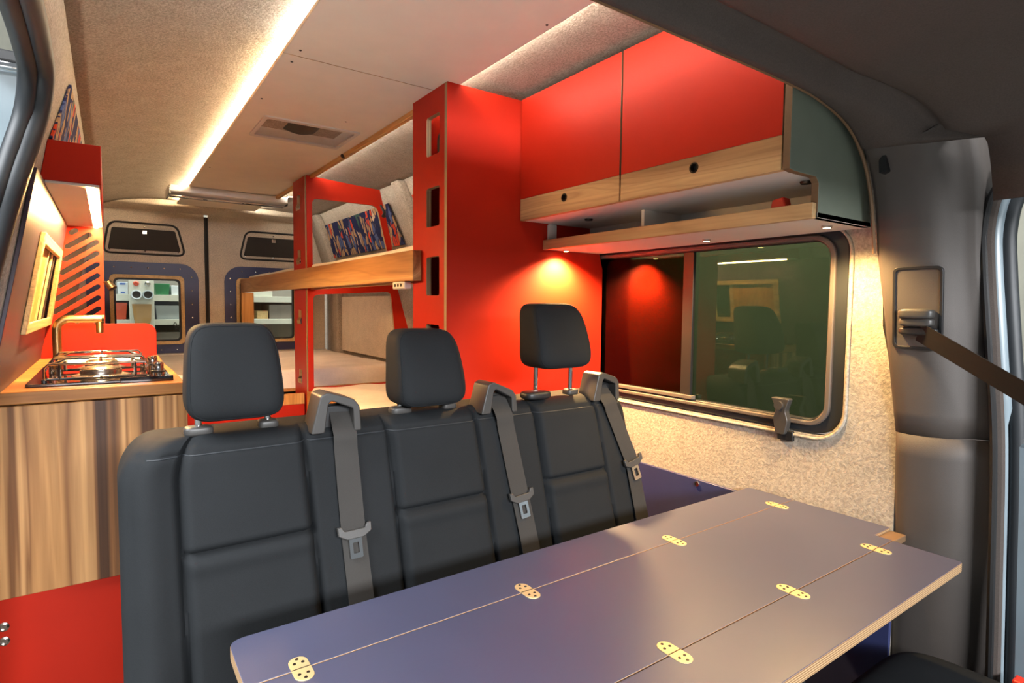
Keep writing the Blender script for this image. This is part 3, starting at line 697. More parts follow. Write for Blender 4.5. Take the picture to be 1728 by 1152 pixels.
# ================================================================== KITCHEN
kc = thing('kitchen_cabinet', 'red kitchen cabinet with striped walnut flap behind the bench', 'cabinet', (-0.04, 2.2, 0))
b = MB(); b.prism([(-0.262, 0), (0.158, 0), (0.158, 0.998), (-0.219, 0.998), (-0.236, 0.9)], [], XZ, 1.76, 1.776)
b.box(0.142, 0.158, 1.776, 2.73, 0.0, 0.998); b.box(-0.205, 0.142, 2.714, 2.73, 0.0, 0.998); b.box(-0.255, 0.142, 1.776, 2.714, 0.05, 0.066)
b.build('body', 'red', kc, 0.002)
MB().prism([(-0.246, 0.545), (0.166, 0.545), (0.166, 0.997), (-0.2195, 0.997)], [], XZ, 1.738, 1.758).build('folding_flap', 'wood_z', kc, 0.002)
for z in (0.473, 0.438): MB().lathe((-0.222, 1.76, z), [(0.011, 0), (0.011, 0.004), (0.007, 0.006), (0.007, 0.002), (0.001, 0.002)], (0, -1, 0), 16).build('push_button', 'steel', kc)
wt = tag(MB().prism([(-0.215, 1.738), (0.162, 1.738), (0.162, 2.05), (0.155, 2.3), (0.16, 2.72), (-0.215, 2.72)], [rrect(-0.155, 0.125, 2.33, 2.655, 0.03)], XY, 1.0, 1.03).build('worktop', 'wood_top', bevel=0.003), 'walnut kitchen worktop holding the hob and sink', 'worktop')
sk = thing('sink', 'stainless steel sink set into the far end of the worktop', 'sink', (-0.015, 2.49, 0.9))
MB().prism(rrect(-0.17, 0.14, 2.315, 2.67, 0.035), [rrect(-0.15, 0.12, 2.335, 2.65, 0.03)], XY, 1.0305, 1.034).build('rim', 'steel', sk, 0.001)
b = MB(); r0 = rrect(-0.15, 0.12, 2.335, 2.65, 0.03); r1 = rrect(-0.14, 0.11, 2.345, 2.64, 0.03)
b.loft([[(u, v_, 1.034) for u, v_ in r0], [(u, v_, 1.0) for u, v_ in r0], [(u, v_, 0.905) for u, v_ in r1]], caps=False); b.bm.faces.new([b.bm.verts.new((u, v_, 0.905)) for u, v_ in r1])
b.build('basin', 'steel', sk, solid=0.001)

hb = thing('gas_hob', 'two burner gas hob on a black glass plate in the worktop', 'hob', (-0.02, 2.05, 1.03))
MB().prism(rrect(-0.17, 0.138, 1.80, 2.29, 0.008), [], XY, 1.0305, 1.038).build('glass_plate', 'glass_hob', hb, 0.002)
MB().prism(rrect(0.02, 0.140, 1.793, 1.80, 0.002), [], XY, 1.0305, 1.044).build('glass_lid_edge', 'glass_hob', hb, 0.001)
def wire(b, pts, r=0.0035): b.tube(pts, r, 8)
for (cy, rr) in ((1.925, 0.066), (2.16, 0.060)):
    bu = MB().lathe((-0.02, cy, 1.038), [(rr, 0), (rr, 0.004), (rr * 0.8, 0.008), (rr * 0.72, 0.006), (rr * 0.72, 0.018), (rr * 0.6, 0.02)], n=28).build('burner', 'steel', hb)
    MB().lathe((-0.02, cy, 1.056), [(rr * 0.66, 0), (rr * 0.68, 0.004), (rr * 0.6, 0.008), (0.001, 0.009)], n=28).build('burner_cap', 'steel', bu)
    b = MB(); z = 1.082; x0, x1 = -0.135, 0.085; y0, y1 = cy - 0.095, cy + 0.095
    for y in (y0, y1):
        wire(b, [(x0, y, 1.040), (x0, y, z - 0.01), (x0 + 0.008, y, z), (x1 - 0.008, y, z), (x1, y, z - 0.01), (x1, y, 1.040)])
    for x in (x0 + 0.002, x1 - 0.002): wire(b, [(x, y0, z - 0.012), (x, y1, z - 0.012)])
    wire(b, [(-0.02, y0, z), (-0.02, cy - 0.03, z + 0.006), (-0.02, cy - 0.022, z + 0.006)]); wire(b, [(-0.02, y1, z), (-0.02, cy + 0.03, z + 0.006), (-0.02, cy + 0.022, z + 0.006)])
    wire(b, [(x0, cy, z - 0.012), (x0 + 0.04, cy, z + 0.006), (-0.045, cy, z + 0.006)]); wire(b, [(x1, cy, z - 0.012), (x1 - 0.04, cy, z + 0.006), (0.005, cy, z + 0.006)])
    wire(b, [(x0 + 0.03, y0, 1.045), (x0 + 0.03, y0, z)]); wire(b, [(x1 - 0.03, y0, 1.045), (x1 - 0.03, y0, z)])
    wire(b, [(x0, y0, 1.045), (x1, y0, 1.045)])
    b.build('pan_support', 'chrome', hb)
    for x in (x0, x1): MB().lathe((x, y0, 1.038), [(0.006, 0), (0.006, 0.006), (0.003, 0.008)], n=10).build('support_foot', 'black', hb)
for (x, y, h) in ((0.112, 1.90, 0.030), (0.110, 2.13, 0.030)):
    kb = MB().lathe((x, y, 1.038), [(0.017, 0), (0.017, 0.006), (0.013, 0.008), (0.0135, h), (0.011, h + 0.004), (0.001, h + 0.0045)]).build('knob', 'chrome', hb)
    MB().lathe((x, y, 1.046), [(0.019, 0), (0.019, 0.003)], n=20).build('knob_ring', 'black', kb)
fc = thing('kitchen_tap', 'angled brass kitchen tap at the left of the sink', 'tap', (-0.146, 2.50, 1.03))
tp = [(-0.146, 2.5, 1.03), (-0.146, 2.5, 1.145)] + [(-0.146 + 0.035 * (1 - math.cos(R(a))), 2.5, 1.145 + 0.035 * math.sin(R(a))) for a in range(15, 91, 15)] + [(-0.016, 2.5, 1.18)]
MB().tube(tp, 0.0135, 16).build('pipe', 'brass', fc)
MB().cyl((-0.02, 2.5, 1.180), (-0.012, 2.5, 1.180), 0.0148).build('end_cap', 'dark_metal', fc)
MB().lathe((-0.026, 2.5, 1.172), [(0.008, 0), (0.0115, 0.006), (0.0115, 0.04), (0.009, 0.042)], (0, 0, -1)).build('nozzle', 'brass', fc)
MB().lathe((-0.146, 2.5, 1.03), [(0.021, 0), (0.021, 0.008), (0.015, 0.012)]).build('base_ring', 'brass', fc)

bs = tag(MB().prism(rrect(-0.205, 0.155, 1.0305, 1.157, (0, 0.0, 0.038, 0.0)), [], XZ, 2.694, 2.708).build('splashback', 'red', bevel=0.0015), 'low red splashback with a rounded corner at the end of the worktop', 'splashback')
rows = []
for k in range(10):
    zf = lambda X, k=k: 1.49 + 0.73 * (X + 0.055) - 0.042 * (k - 1)
    xr = -0.030
    if zf(xr) > 1.492: xr = min(-0.03, -0.055 + (1.492 - 1.49 + 0.042 * (k - 1)) / 0.73)
    if k == 0: xr = -0.092
    xl = xr - 0.012 if k == 0 else max(-0.112 + 0.0 * k, -10)
    for _ in range(8): xl = interp(LW, zf(xl)) + 0.022 if k else xl
    if zf(xl) < 1.16: xl = min(xr - 0.004, -0.055 + (1.165 - 1.49 + 0.042 * (k - 1)) / 0.73)
    if xr - xl < 0.003: continue
    rows.append(capsule((xl, zf(xl)), (xr, zf(xr)), 0.0088))
MB().prism
pf = MB().prism([(interp(LW, 1.031), 1.031), (-0.012, 1.031), (-0.008, 1.527), (interp(LW, 1.527) + 0.001, 1.527), (interp(LW, 1.3) + 0.001, 1.3)], rows, XZ, 2.712, 2.726)
tag(pf.build('slotted_panel', 'red', bevel=0.0008, edge='brown_edge', axis=1), 'tall red panel with diagonal slots at the end of the kitchen', 'panel')
# navy wall panel, warm light's tint put into its colour, with the kitchen window
def lwp(y, z, off=0.0): return (interp(LW, z) + off, y, z)
wp = MB(); kwin = [(1.90, 1.168), (2.64, 1.168), (2.54, 1.404), (1.90, 1.404)]
wp.prism([(1.575, 1.031), (2.711, 1.031), (2.711, 1.524), (1.60, 1.524)], [kwin], lambda u, v, w_: lwp(u, v, w_), 0.002, 0.010)
tag(wp.build('wall_panel', 'navy_warm_tint', bevel=0.001), 'dark navy wall panel with painted warm-light tint round the small kitchen window', 'wall panel')
kw = struct('window_2', 'small wood framed kitchen window in the left wall')
fo = [(1.89, 1.155), (2.70, 1.155), (2.56, 1.416), (1.89, 1.416)]; fi_ = [(1.925, 1.183), (2.60, 1.183), (2.50, 1.389), (1.925, 1.389)]
MB().prism(fo, [fi_], lambda u, v, w_: lwp(u, v, w_), 0.0105, 0.022).build('window_frame', 'pine', kw, 0.002)
MB().prism(fi_, [], lambda u, v, w_: lwp(u, v, w_), 0.0035, 0.006).build('window_glass', 'glass_clear', kw)
for y0 in (2.20, 2.33, 2.41):
    MB().prism([(y0, 1.183), (y0 + 0.03, 1.183), (y0 + 0.022, 1.389), (y0, 1.389)], [], lambda u, v, w_: lwp(u, v, w_), 0.0065, 0.012).build('window_bar', 'pine' if y0 < 2.4 else 'black', kw, 0.001)
MB().prism([(1.925, 1.183), (2.20, 1.183), (2.20, 1.389), (1.925, 1.389)], [], lambda u, v, w_: lwp(u, v, w_), 0.0062, 0.0085).build('window_blind', 'oak', kw)
# small upper cupboard with amber strip
uc = thing('wall_cupboard', 'small dark red wall cupboard with a light strip underneath, above the kitchen', 'cupboard', (-0.07, 2.25, 1.527))
MB().prism([(interp(LW, 1.527) + 0.0005, 1.527), (-0.006, 1.527), (-0.004, 1.622), (interp(LW, 1.622) + 0.0005, 1.622)], [], XZ, 1.762, 2.73).build('body', 'red', uc, 0.0015)
MB().prism([(interp(LW, 1.521) + 0.0105, 1.521), (-0.010, 1.521), (-0.010, 1.5269), (interp(LW, 1.527) + 0.0105, 1.5269)], [], XZ, 1.766, 2.711).build('base_board', 'white_lam', uc)
st = bx('light_strip', 'led_amber', uc, -0.036, -0.022, 1.79, 2.69, 1.5175, 1.521, 0)
bx('light_strip_channel', 'steel', st, -0.038, -0.036, 1.79, 2.69, 1.5175, 1.521, 0)
rl = thing('reading_lamp', 'small bronze reading lamp beside the rear left window', 'lamp', (0.0, 2.70, 1.29))
MB().cyl((-0.008, 2.715, 1.315), (0.004, 2.70, 1.308), 0.006).build('arm', 'dark_metal', rl)
MB().lathe((0.0, 2.70, 1.318), [(0.008, 0), (0.012, 0.004), (0.015, 0.034), (0.012, 0.035)], (0.5, -0.35, -0.8)).build('shade', 'dark_metal', rl)

# ================================================================== BENCH SEAT
BX0, BX1, ZT = 0.005, 1.285, 0.985
def yb(z): return 1.222 - 0.262 * (0.985 - z)       # reclined front face
PAN = [(0.096, 0.327), (0.513, 0.745), (0.931, 1.150)]
def sst(e0, e1, x):
    t = max(0, min(1, (x - e0) / (e1 - e0))); return t * t * (3 - 2 * t)
def relief(u, z):
    """height above the base plane (towards the camera)"""
    h = 0.0
    for a, b_ in PAN:
        sa = (0.985 - z) * 0.03
        a2, b2 = a + sa * 0.4, b_ + sa
        m = sst(a2 - 0.003, a2 + 0.02, u) * (1 - sst(b2 - 0.02, b2 + 0.003, u))
        h += 0.010 * m
        for e in (a2, b2): h -= 0.014 * math.exp(-((u - e) / 0.005) ** 2)
        # bolsters swell just outside the panels
        if a2 < u < b2: h -= 0.013 * math.exp(-((z - 0.781) / 0.0065) ** 2); h += 0.004 * math.exp(-((z - 0.762) / 0.015) ** 2)
    for e in (0.412, 0.83): h -= 0.003 * math.exp(-((u - e) / 0.004) ** 2)
    h += 0.012 * math.exp(-((u - 0.05) / 0.035) ** 2)
    h -= 0.004 * math.exp(-((z - 0.958) / 0.003) ** 2)      # top seam
    h -= 0.004 * math.exp(-((u - 0.022) / 0.003) ** 2)
    return h
def bench_pt(u, z, extra=0.0):
    e = min(u - BX0, BX1 - u); et = ZT - z; r = 0.045
    d = 0
    if e < r: d += r - math.sqrt(max(0, r * r - (r - e) ** 2))
    if et < r: d += r - math.sqrt(max(0, r * r - (r - et) ** 2))
    return Vector((u, yb(z) + d - relief(u, z) - extra, z))
bench = thing('bench_seat', 'charcoal three seat van bench with three headrests', 'bench seat', (0.64, 1.15, 0))
b = MB()
us_ = sorted(set(fr(BX0, BX1, 250) + [BX0 + 0.001, BX0 + 0.003, BX1 - 0.003, BX1 - 0.001]))
zs_ = sorted(set(fr(0.40, ZT, 110) + [ZT - 0.001, ZT - 0.003, ZT - 0.0006]))
def corner(u, z):
    t = ZT - z; Rc = 0.085
    if t < Rc:
        inset = Rc - math.sqrt(max(0, Rc * Rc - (Rc - t) ** 2))
        inset *= 0.8
        if u < 0.25: u = BX0 + inset + (u - BX0) * (0.25 - BX0 - inset) / (0.25 - BX0)
        if u > BX1 - 0.2: u = BX1 - inset * 0.5 - (BX1 - u) * (0.2 - inset * 0.5) / 0.2
    return u
def bp_(u, z):
    p = bench_pt(u, z); p.x = corner(u, z); return p
b.grid(bp_, us_, zs_)
bd = [e for e in b.bm.edges if e.is_boundary]
ret = bmesh.ops.extrude_edge_only(b.bm, edges=bd)
for q in [g for g in ret['geom'] if isinstance(g, bmesh.types.BMVert)]:
    q.co.y = yb(q.co.z) + 0.125
bmesh.ops.contextual_create(b.bm, geom=[e for e in b.bm.edges if e.is_boundary])
b.build('backrest', 'seat', bench, sharp=50)
MB().superbox((0.645, 0.86, 0.385), (0.64, 0.27, 0.085), 7, 16).build('seat_cushion', 'seat', bench)
bx('base_frame', 'black', bench, 0.05, 1.24, 0.72, 1.25, 0.0, 0.31, 0.01)
def headrest(cx, z0, z1, wd_, posts):
    zc = (z0 + z1) / 2; hh = (z1 - z0) / 2; yc = 1.262 - (0.985 - z0) * 0.2
    def f(q, d):
        t = q.z
        d.x *= 1.0 - 0.075 * t - 0.03 * t * t
        d.y *= 1.0 - 0.18 * t
        d.y += 0.012 * t * t * (1 if True else 0) + 0.02 * t
        return d
    hr = MB().superbox((cx, yc, zc), (wd_ / 2, 0.055, hh), 5.5, 18, f).build('headrest', 'seat', bench)
    ring = []
    for i in range(64):
        a = 2 * math.pi * i / 64; ca, sa = math.cos(a), math.sin(a); k = 5.5; qy = -0.80
        L = (abs(ca) ** k + abs(sa) ** k) ** (1 / k); s_ = (1 - abs(qy) ** k) ** (1 / k)
        q = Vector((ca / L * s_, qy, sa / L * s_)); d = f(q, Vector((q.x * wd_ / 2, q.y * 0.055, q.z * hh)))
        ring.append(Vector((cx, yc, zc)) + d)
    MB().tube(ring, 0.0011, 6, loop=True).build('piping', 'seat', hr)
    for sx in (-1, 1):
        x = cx + sx * 0.064
        MB().cyl((x, yc + 0.003, 0.95), (x, yc, z0 + 0.03), 0.0065).build('post', 'chrome', hr)
        MB().superbox((x, yc, 0.990), (0.026 if sx < 0 else 0.02, 0.018, 0.010), 4, 8).build('post_collar', 'guide', hr)
    return hr
headrest(0.203, 1.012, 1.200, 0.172, True)
headrest(0.628, 1.000, 1.183, 0.172, True)
h3 = headrest(1.045, 1.066, 1.250, 0.190, True)
MB().superbox((0.955, 1.245, 0.998), (0.042, 0.028, 0.012), 3.5, 10).build('release_button', 'black', h3)
tpp = [bp_(u, 0.955) + Vector((0, -0.0005, 0)) for u in fr(BX0 + 0.03, BX1 - 0.03, 120)]
MB().tube(tpp, 0.0014, 6).build('top_piping', 'rubber', bench)
# belt guides on the back's top edge, with belts
def guide(x0, x1, z1a, z1b):
    y0, y1 = 1.205, 1.275; g0 = None
    P = [(x0 - 0.006, 0.968), (x0 + 0.014, z1a), (x0 + 0.03, z1a + 0.006), (x1 - 0.012, z1b + 0.004), (x1, z1b - 0.012), (x1 + 0.004, 0.966),
         (x1 - 0.012, 0.966), (x1 - 0.014, z1b - 0.016), (x0 + 0.036, z1a - 0.012), (x0 + 0.03, z1a - 0.02), (x0 + 0.022, 0.968)]
    g = MB().prism(rpoly(P, 0.005), [], XZ, y0, y1).build('belt_guide', 'guide', bench, 0.006, seg=3)
    bx('guide_slot', 'black', g, x0 + 0.012, x1 - 0.004, 1.235, 1.27, 0.966, min(z1a, z1b) - 0.012, 0.002)
    return g
def belt(pts, w0, w1, tz, z_end):
    """pts: (x, z) centre line on the backrest"""
    n = 40; C = []
    P = [Vector(p) for p in pts]
    segl = [(P[i + 1] - P[i]).length for i in range(len(P) - 1)]; T = sum(segl)
    for i in range(n + 1):
        t = T * i / n; j = 0
        while j < len(segl) - 1 and t > segl[j]: t -= segl[j]; j += 1
        C.append(P[j] + (P[j + 1] - P[j]) * (t / segl[j]))
    L, Rr = [], []
    for i, c in enumerate(C):
        d = (C[min(i + 1, n)] - C[max(i - 1, 0)]).normalized(); nx = Vector((-d.y, d.x)); 
        if nx.x > 0: nx = -nx
        wv = w0 + (w1 - w0) * i / n
        a, e = c + nx * wv / 2, c - nx * wv / 2
        yy = min(bench_pt(min(max(q.x, BX0 + 0.06), BX1 - 0.06), min(q.y, ZT - 0.05)).y for q in (a, c, e)) - 0.006
        if c.y > 0.96: yy += (c.y - 0.96) * 0.75
        L.append(Vector((a.x, yy, a.y))); Rr.append(Vector((e.x, yy, e.y)))
    b = MB(); off = Vector((0, -0.0022, 0))
    b.loft([[l, r_, r_ + off, l + off] for l, r_ in zip(L, Rr)])
    bl = b.build('seat_belt', 'belt', bench)
    # tongue
    k = min(range(len(C)), key=lambda i: abs(C[i].y - tz)); c = (L[k] + Rr[k]) / 2; ax = (L[k] - Rr[k]).normalized(); dn = (L[min(k + 4, n)] - L[k - 4]).normalized(); nn = ax.cross(dn).normalized()
    if nn.y > 0: nn = -nn
    m = Matrix((ax, nn, dn)).transposed()
    tb = MB(); 
    def tpt(u, v, w_): return c + nn * (0.004 + w_) + ax * u + dn * v
    tb.prism(rpoly([(-0.036, -0.012), (-0.028, -0.012), (-0.022, -0.002), (0.022, -0.002), (0.028, -0.012), (0.036, -0.012), (0.035, 0.006), (0.018, 0.016), (-0.018, 0.016), (-0.035, 0.006)], 0.002), [], tpt, 0, 0.009)
    tn = tb.build('belt_tongue', 'guide', bl, 0.002)
    tb = MB(); tb.prism(rrect(-0.0135, 0.0135, 0.014, 0.056, 0.003), [rrect(-0.0065, 0.0065, 0.024, 0.046, 0.002)], tpt, 0.002, 0.005)
    o_ = tb.build('tongue_plate', 'chrome', bl); o_['label'] = 'chrome belt tongue plate'
    return bl
guide(0.345, 0.443, 1.048, 1.032)
belt([(0.412, 1.022), (0.410, 0.98), (0.410, 0.76), (0.420, 0.42)], 0.050, 0.054, 0.765, 0.5)
guide(0.762, 0.862, 1.042, 1.020)
belt([(0.818, 1.015), (0.822, 0.98), (0.842, 0.76), (0.874, 0.42)], 0.050, 0.052, 0.757, 0.5)
guide(1.140, 1.236, 1.045, 1.030)
belt([(1.185, 1.018), (1.192, 0.98), (1.252, 0.785), (1.262, 0.5)], 0.048, 0.050, 0.788, 0.5)

# ================================================================== TABLE
tb = thing('folding_table', 'navy folding table top of three leaves joined by brass hinges', 'table', (0.83, 0.68, 0))
ZT0, ZT1 = 0.700, 0.720
LE = [((0.137, 0.8185), (1.517, 0.950)), ((0.137, 0.5435), (1.522, 0.8165)), ((0.137, 0.411), (1.437, 0.5415))]
def leaf(pts, rad): return MB().prism(rpoly(pts, rad), [], XY, ZT0, ZT1).build('leaf', 'tabletop', tb, 0.0015, edge='ply_z', axis=2)
leaf([(0.137, 0.8185), (1.517, 0.8185), (1.517, 0.950), (0.137, 0.950)], [0, 0, 0.01, 0.025])
leaf([(0.137, 0.5435), (1.440, 0.5435), (1.440, 0.580), (1.520, 0.580), (1.517, 0.8165), (0.137, 0.8165)], 0)
leaf([(0.137, 0.411), (1.437, 0.411), (1.437, 0.5415), (0.137, 0.5415)], [0.025, 0.008, 0, 0])
hpos = [(x, 0.8175) for x in (0.212, 0.614, 1.023, 1.438)] + [(x, 0.5425) for x in (0.687, 1.02, 1.355)]
for x, y in hpos:
    hg = MB().prism(capsule((x, y - 0.017), (x, y + 0.017), 0.0135, 8), [], XY, ZT1 - 0.0005, ZT1 + 0.0012).build('hinge', 'hinge', tb, 0.0004)
    for dx, dy in ((-0.006, 0.014), (0.006, 0.014), (0, 0.024), (-0.006, -0.014), (0.006, -0.014), (0, -0.024)):
        MB().lathe((x + dx, y + dy, ZT1 + 0.0012), [(0.0026, 0), (0.0022, 0.0008), (0.0008, 0.0004)], n=8).build('hinge_screw', 'dark_metal', hg)
    bx('hinge_knuckle', 'dark_metal', hg, x - 0.0135, x + 0.0135, y - 0.0007, y + 0.0007, ZT1 + 0.0012, ZT1 + 0.0016, 0)
bx('wall_bracket', 'brown_edge', tb, 1.442, 1.518, 0.545, 0.579, 0.698, 0.714, 0.002)
MB().tube([(0.75, 0.69, 0.0), (0.75, 0.69, 0.70)], 0.03, 20).build('pedestal', 'dark_metal', tb)
MB().lathe((0.75, 0.69, 0.0), [(0.16, 0), (0.16, 0.012), (0.05, 0.03), (0.03, 0.06)]).build('foot_plate', 'dark_metal', tb)

# navy lower wall panel
np_ = thing('wall_panel', 'navy lower wall panel on the right below the felt, behind the table', 'wall panel', (1.515, 1.0, 0))
bx('board', 'navy', np_, 1.519, 1.529, 0.57, 1.593, 0.0, 0.696, 0.002)
for y, z in ((1.13, 0.682), (0.60, 0.49), (1.45, 0.682), (0.85, 0.682)):
    MB().lathe((1.519, y, z), [(0.009, 0), (0.008, 0.004), (0.003, 0.003), (0.001, 0.003)], (-1, 0, 0), 14).build('screw', 'steel', np_)

# ================================================================== CAB SIDE
pl = hoop_ring
sb = thing('seat_belt', 'grey front seat belt hanging from the right pillar', 'seat belt', (1.48, 0.53, 1.17))
def px_(z): return interp([(p.y, p.x) for p in hp[:i_s]], z)
rec = rrect(0.488, 0.586, 1.152, 1.337, 0.012)
def onp(u, v, w_): return (px_(v) + w_, u, v)
MB().prism(rec, [rrect(0.494, 0.580, 1.158, 1.331, 0.010)], onp, -0.006, 0.003).build('slider_frame', 'black', sb, 0.001)
MB().prism(rrect(0.494, 0.580, 1.158, 1.331, 0.010), [], onp, -0.0035, 0.002).build('slider_plate', 'trim', sb)
MB().superbox((px_(1.23) - 0.014, 0.535, 1.232), (0.016, 0.034, 0.012), 4, 10).build('loop_cover', 'guide', sb)
MB().superbox((px_(1.21) - 0.012, 0.535, 1.213), (0.015, 0.033, 0.010), 4, 10).build('loop_cover', 'guide', sb)
MB().superbox((px_(1.19) - 0.010, 0.532, 1.193), (0.012, 0.038, 0.009), 4, 10).build('belt_loop', 'black', sb)
A0 = Vector((px_(1.19) - 0.016, 0.528, 1.192)); A1 = Vector((1.40, 0.19, 1.005))
b = MB(); d = (A1 - A0).normalized(); side = Vector((0, 0.52, 0.85)); side = (side - d * side.dot(d)).normalized(); nn = d.cross(side)
b.loft([[A0 + (A1 - A0) * t + side * 0.022 * (1 if k in (0, 3) else -1) + nn * (0.001 if k < 2 else -0.001) for k in range(4)] for t in fr(0, 1.6, 12)])
b.build('webbing', 'belt_dark', sb)
tag(MB().prism(rpoly([(0.608, 1.545), (0.622, 1.54), (0.624, 1.57), (0.61, 1.585)], 0.003), [], lambda u, v, w_: (1.412 + w_, u - 0.03, v), -0.012, 0.016).build('coat_hook', 'black', bevel=0.003), 'small black coat hook at the top of the right pillar', 'hook')
fs = thing('front_seat', 'dark front seat cushion below the table in the right corner', 'seat', (1.27, 0.3, 0))
MB().superbox((1.27, 0.27, 0.40), (0.25, 0.275, 0.08), 6, 14).build('cushion', 'seat', fs)
bx('base', 'black', fs, 1.1, 1.44, 0.08, 0.48, 0.0, 0.33, 0.02)
bk = thing('belt_buckle', 'red topped belt buckle in the bottom right corner beside the front seat', 'buckle', (1.54, 0.33, 0.35))
bx('housing', 'black', bk, 1.525, 1.56, 0.31, 0.345, 0.33, 0.455, 0.004)
bx('release', 'red_plastic', bk, 1.527, 1.558, 0.312, 0.343, 0.455, 0.472, 0.004)

# ================================================================== WORKSHOP OUTSIDE
tg(MB().box(-8, 8, -6, 9, -0.55, -0.5).build('floor', 'concrete'), 'grey workshop floor outside')
tg(MB().box(-7, 6, 8.0, 8.1, -0.5, 4.2).build('wall_back', 'cream'), 'cream workshop wall outside behind the van')
tg(MB().box(-7, 2, 7.5, 7.75, 2.72, 3.05).build('trim_11', 'body_dark'), 'blue grey beam on the workshop wall')
tg(MB().box(3.6, 3.7, -4, 7.5, -0.5, 3.2).build('wall_outside', 'greybox'), 'dim workshop wall outside the right windows')
sh = thing('storage_shelf', 'white workshop shelf unit outside the rear windows', 'shelf', (0.7, 6.1, -0.5))
SY0, SY1 = 5.85, 6.25
for z in (0.70, 1.045, 1.252): bx('shelf_board', 'shelf_white', sh, -0.3, 1.9, SY0, SY1, z, z + (0.055 if z > 1.2 else 0.048), 0.002)
bx('back_board', 'greybox', sh, -0.3, 1.9, SY1, SY1 + 0.02, -0.5, 1.9, 0.001)
for x in (-0.3, 1.86): bx('upright', 'shelf_white', sh, x, x + 0.04, SY0, SY1, -0.5, 1.9, 0.002)
bx('post_panel', 'shelf_white', sh, 0.146, 0.326, SY0 - 0.03, SY0 - 0.005, -0.5, 1.9, 0.002)
def item(name, mat, x0, x1, z0, z1, label, cat, y0=SY0 + 0.03, y1=SY1 - 0.05, group=None, taper=0.0):
    b = MB(); t_ = taper
    b.quad8([(x0 + t_, y0 + t_, z0), (x0 + t_, y1, z0), (x1 - t_, y1, z0), (x1 - t_, y0 + t_, z0), (x0, y0, z1), (x0, y1, z1), (x1, y1, z1), (x1, y0, z1)])
    return tag(b.build(name, mat, bevel=0.004), label, cat, group)
Z1, Z2, Z3 = 1.3075, 1.0935, 0.7485
bw = item('carton', 'paper', 0.068, 0.143, Z1, 1.41, 'white and blue carton on the shelf outside the rear left window', 'box')
bx('print', 'blue', bw, 0.09, 0.12, SY0 + 0.028, SY0 + 0.0305, Z1 + 0.008, Z1 + 0.02, 0)
bx('print', 'blue', bw, 0.085, 0.125, SY0 + 0.028, SY0 + 0.0305, 1.388, 1.402, 0)
item('storage_bin', 'body_dark', -0.04, 0.062, Z1, 1.38, 'grey bin left of the white carton on the outside shelf', 'bin')
item('storage_bin', 'green', 0.335, 0.45, Z1, 1.405, 'green bin on the outside shelf behind the rear left window', 'bin', taper=0.01)
item('storage_bin', 'paper', 0.46, 0.54, Z1, 1.39, 'pale bin right of the green bin on the outside shelf', 'bin')
item('storage_bin', 'orange', 0.0, 0.135, Z2, 1.235, 'orange bin on the outside shelf below the white carton', 'bin', taper=0.012)
item('storage_bin', 'clear_bin', 0.335, 0.53, Z2, 1.215, 'frosted clear bin on the outside shelf below the green bin', 'bin', taper=0.012)
item('storage_bin', 'body_dark', -0.02, 0.135, Z3, 0.93, 'dark bin low on the outside shelf near the tap', 'bin')
item('storage_bin', 'greybox', 0.335, 0.60, Z3, 0.98, 'grey bin on the lowest visible outside shelf', 'bin')
item('carton', 'pine', 1.16, 1.26, Z2, 1.17, 'light wooden block on the shelf behind the bunk post', 'box')
item('carton', 'greybox', 1.27, 1.5, Z2, 1.23, 'large grey carton on the shelf behind the bunk', 'box')
item('carton', 'shelf_white', 1.1, 1.3, Z1, 1.36, 'white carton on the shelf above the wooden block', 'box')
for (x, mat_, lab) in ((0.198, 'paper', 'white ring roll on the post panel outside, left of the pair'), (0.280, 'clear_bin', 'grey ring roll on the post panel outside, right of the pair')):
    t = thing('tape_roll', lab, 'roll', (x, SY0 - 0.06, 1.26), 'rolls on the post panel')
    MB().prism(circle(x, 1.304, 0.040, 28), [circle(x, 1.304, 0.030, 28)], XZ, SY0 - 0.07, SY0 - 0.031).build('ring', mat_, t, 0.002)
    MB().prism(circle(x, 1.304, 0.030, 24), [], XZ, SY0 - 0.05, SY0 - 0.0315).build('core', 'dark_metal', t)
for (x, mat_, lab) in ((0.198, 'orange', 'small red cap on the post panel above the white ring'), (0.280, 'steel', 'small grey cap on the post panel above the grey ring')):
    tag(MB().lathe((x, SY0 - 0.031, 1.398), [(0.021, 0), (0.021, 0.018), (0.012, 0.024), (0.012, 0.02), (0.001, 0.02)], (0, -1, 0), 18).build('dispenser_cap', mat_), lab, 'cap')
tag(MB().prism([(0.165, 1.225), (0.305, 1.225), (0.30, 1.10), (0.275, 1.0), (0.19, 1.0), (0.175, 1.11)], [], XZ, SY0 - 0.05, SY0 - 0.032).build('paper_sheet', 'kraft', bevel=0.002), 'kraft paper sheet hanging below the ring rolls outside', 'paper')
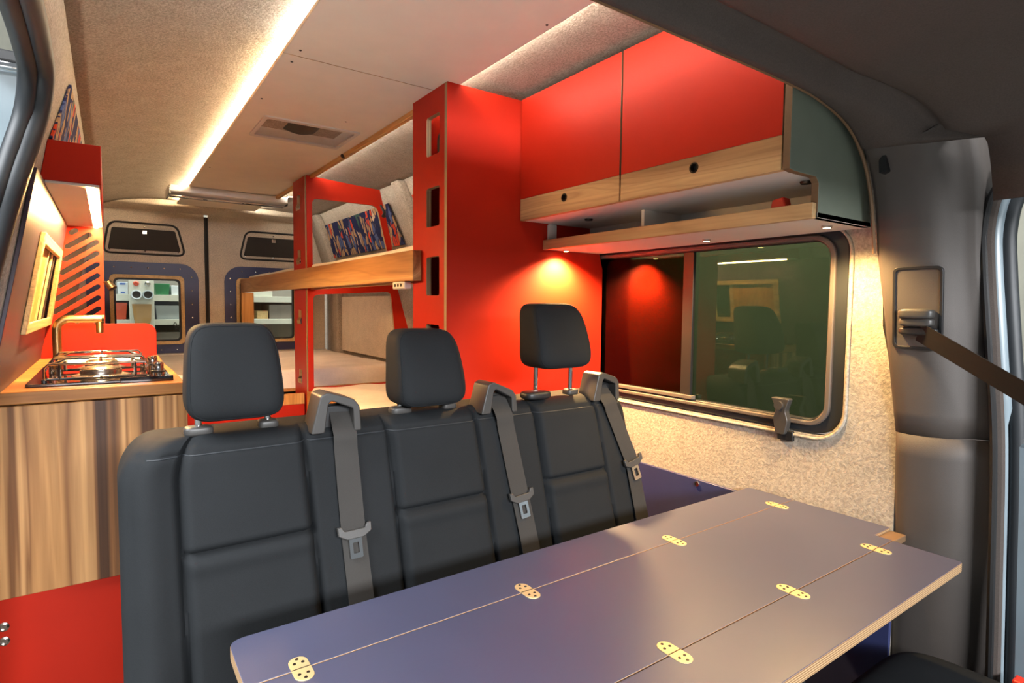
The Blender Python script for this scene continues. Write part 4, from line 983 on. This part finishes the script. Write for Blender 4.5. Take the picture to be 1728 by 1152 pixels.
kk = MB().tube([(0.488 + 0.010 * math.cos(R(a)), SY0 - 0.02, 1.02 + 0.015 * math.sin(R(a))) for a in range(0, 360, 30)], 0.0035, 6, loop=True)
kk.tube([(0.478 + 0.010 * math.cos(R(a)), SY0 - 0.022, 1.05 + 0.015 * math.sin(R(a))) for a in range(0, 360, 30)], 0.0035, 6, loop=True)
tag(kk.build('chain', 'dark_metal'), 'short dark chain hanging at the outside shelf edge', 'chain')

# open sliding door seen through the left opening
sl = thing('sliding_door', 'pale grey sliding door standing open outside the left wall', 'door', (-0.3, 2.3, 0))
def slx(z): return interp([(0, -0.36), (1.0, -0.31), (1.33, -0.235), (1.55, -0.19), (1.8, -0.135)], z)
b = MB(); zz = [0.1, 0.6, 1.0, 1.2, 1.33, 1.45, 1.55, 1.68, 1.76]
b.loft([[(slx(z) + 0.02, 1.74, z), (slx(z) - 0.075, 1.74, z), (slx(z) - 0.075, 2.9, z), (slx(z) + 0.02, 2.9, z)] for z in zz])
b.build('door_shell', 'body', sl, 0.008)
MB().tube([(slx(z) - 0.035, 1.735, z) for z in (1.25, 1.38, 1.5, 1.58)], [0.012, 0.022, 0.022, 0.01], 10, ry=0.01).build('edge_lining', 'headliner', sl)
MB().tube([(slx(z) + 0.015, 1.737, z) for z in (0.3, 1.0, 1.33, 1.55, 1.72)], 0.006, 8).build('edge_flange', 'body', sl)
ar = thing('roller_arm', 'black roller arm with a bolt at the top of the sliding door', 'arm', (-0.2, 1.75, 1.76))
bx('arm', 'black', ar, -0.30, -0.125, 1.70, 1.73, 1.765, 1.79, 0.004)
MB().lathe((-0.140, 1.70, 1.790), [(0.012, 0), (0.012, 0.008), (0.006, 0.010), (0.006, 0.006)], (0, -1, 0), 14).build('bolt', 'chrome', ar)
bx('roller_pin', 'chrome', ar, -0.19, -0.125, 1.695, 1.715, 1.750, 1.763, 0.003)
tag(MB().box(-0.52, -0.46, 4.0, 4.04, -0.5, 2.3).build('perforated_post', 'shelf_white', bevel=0.003), 'pale perforated post standing in the workshop beyond the sliding door', 'post')
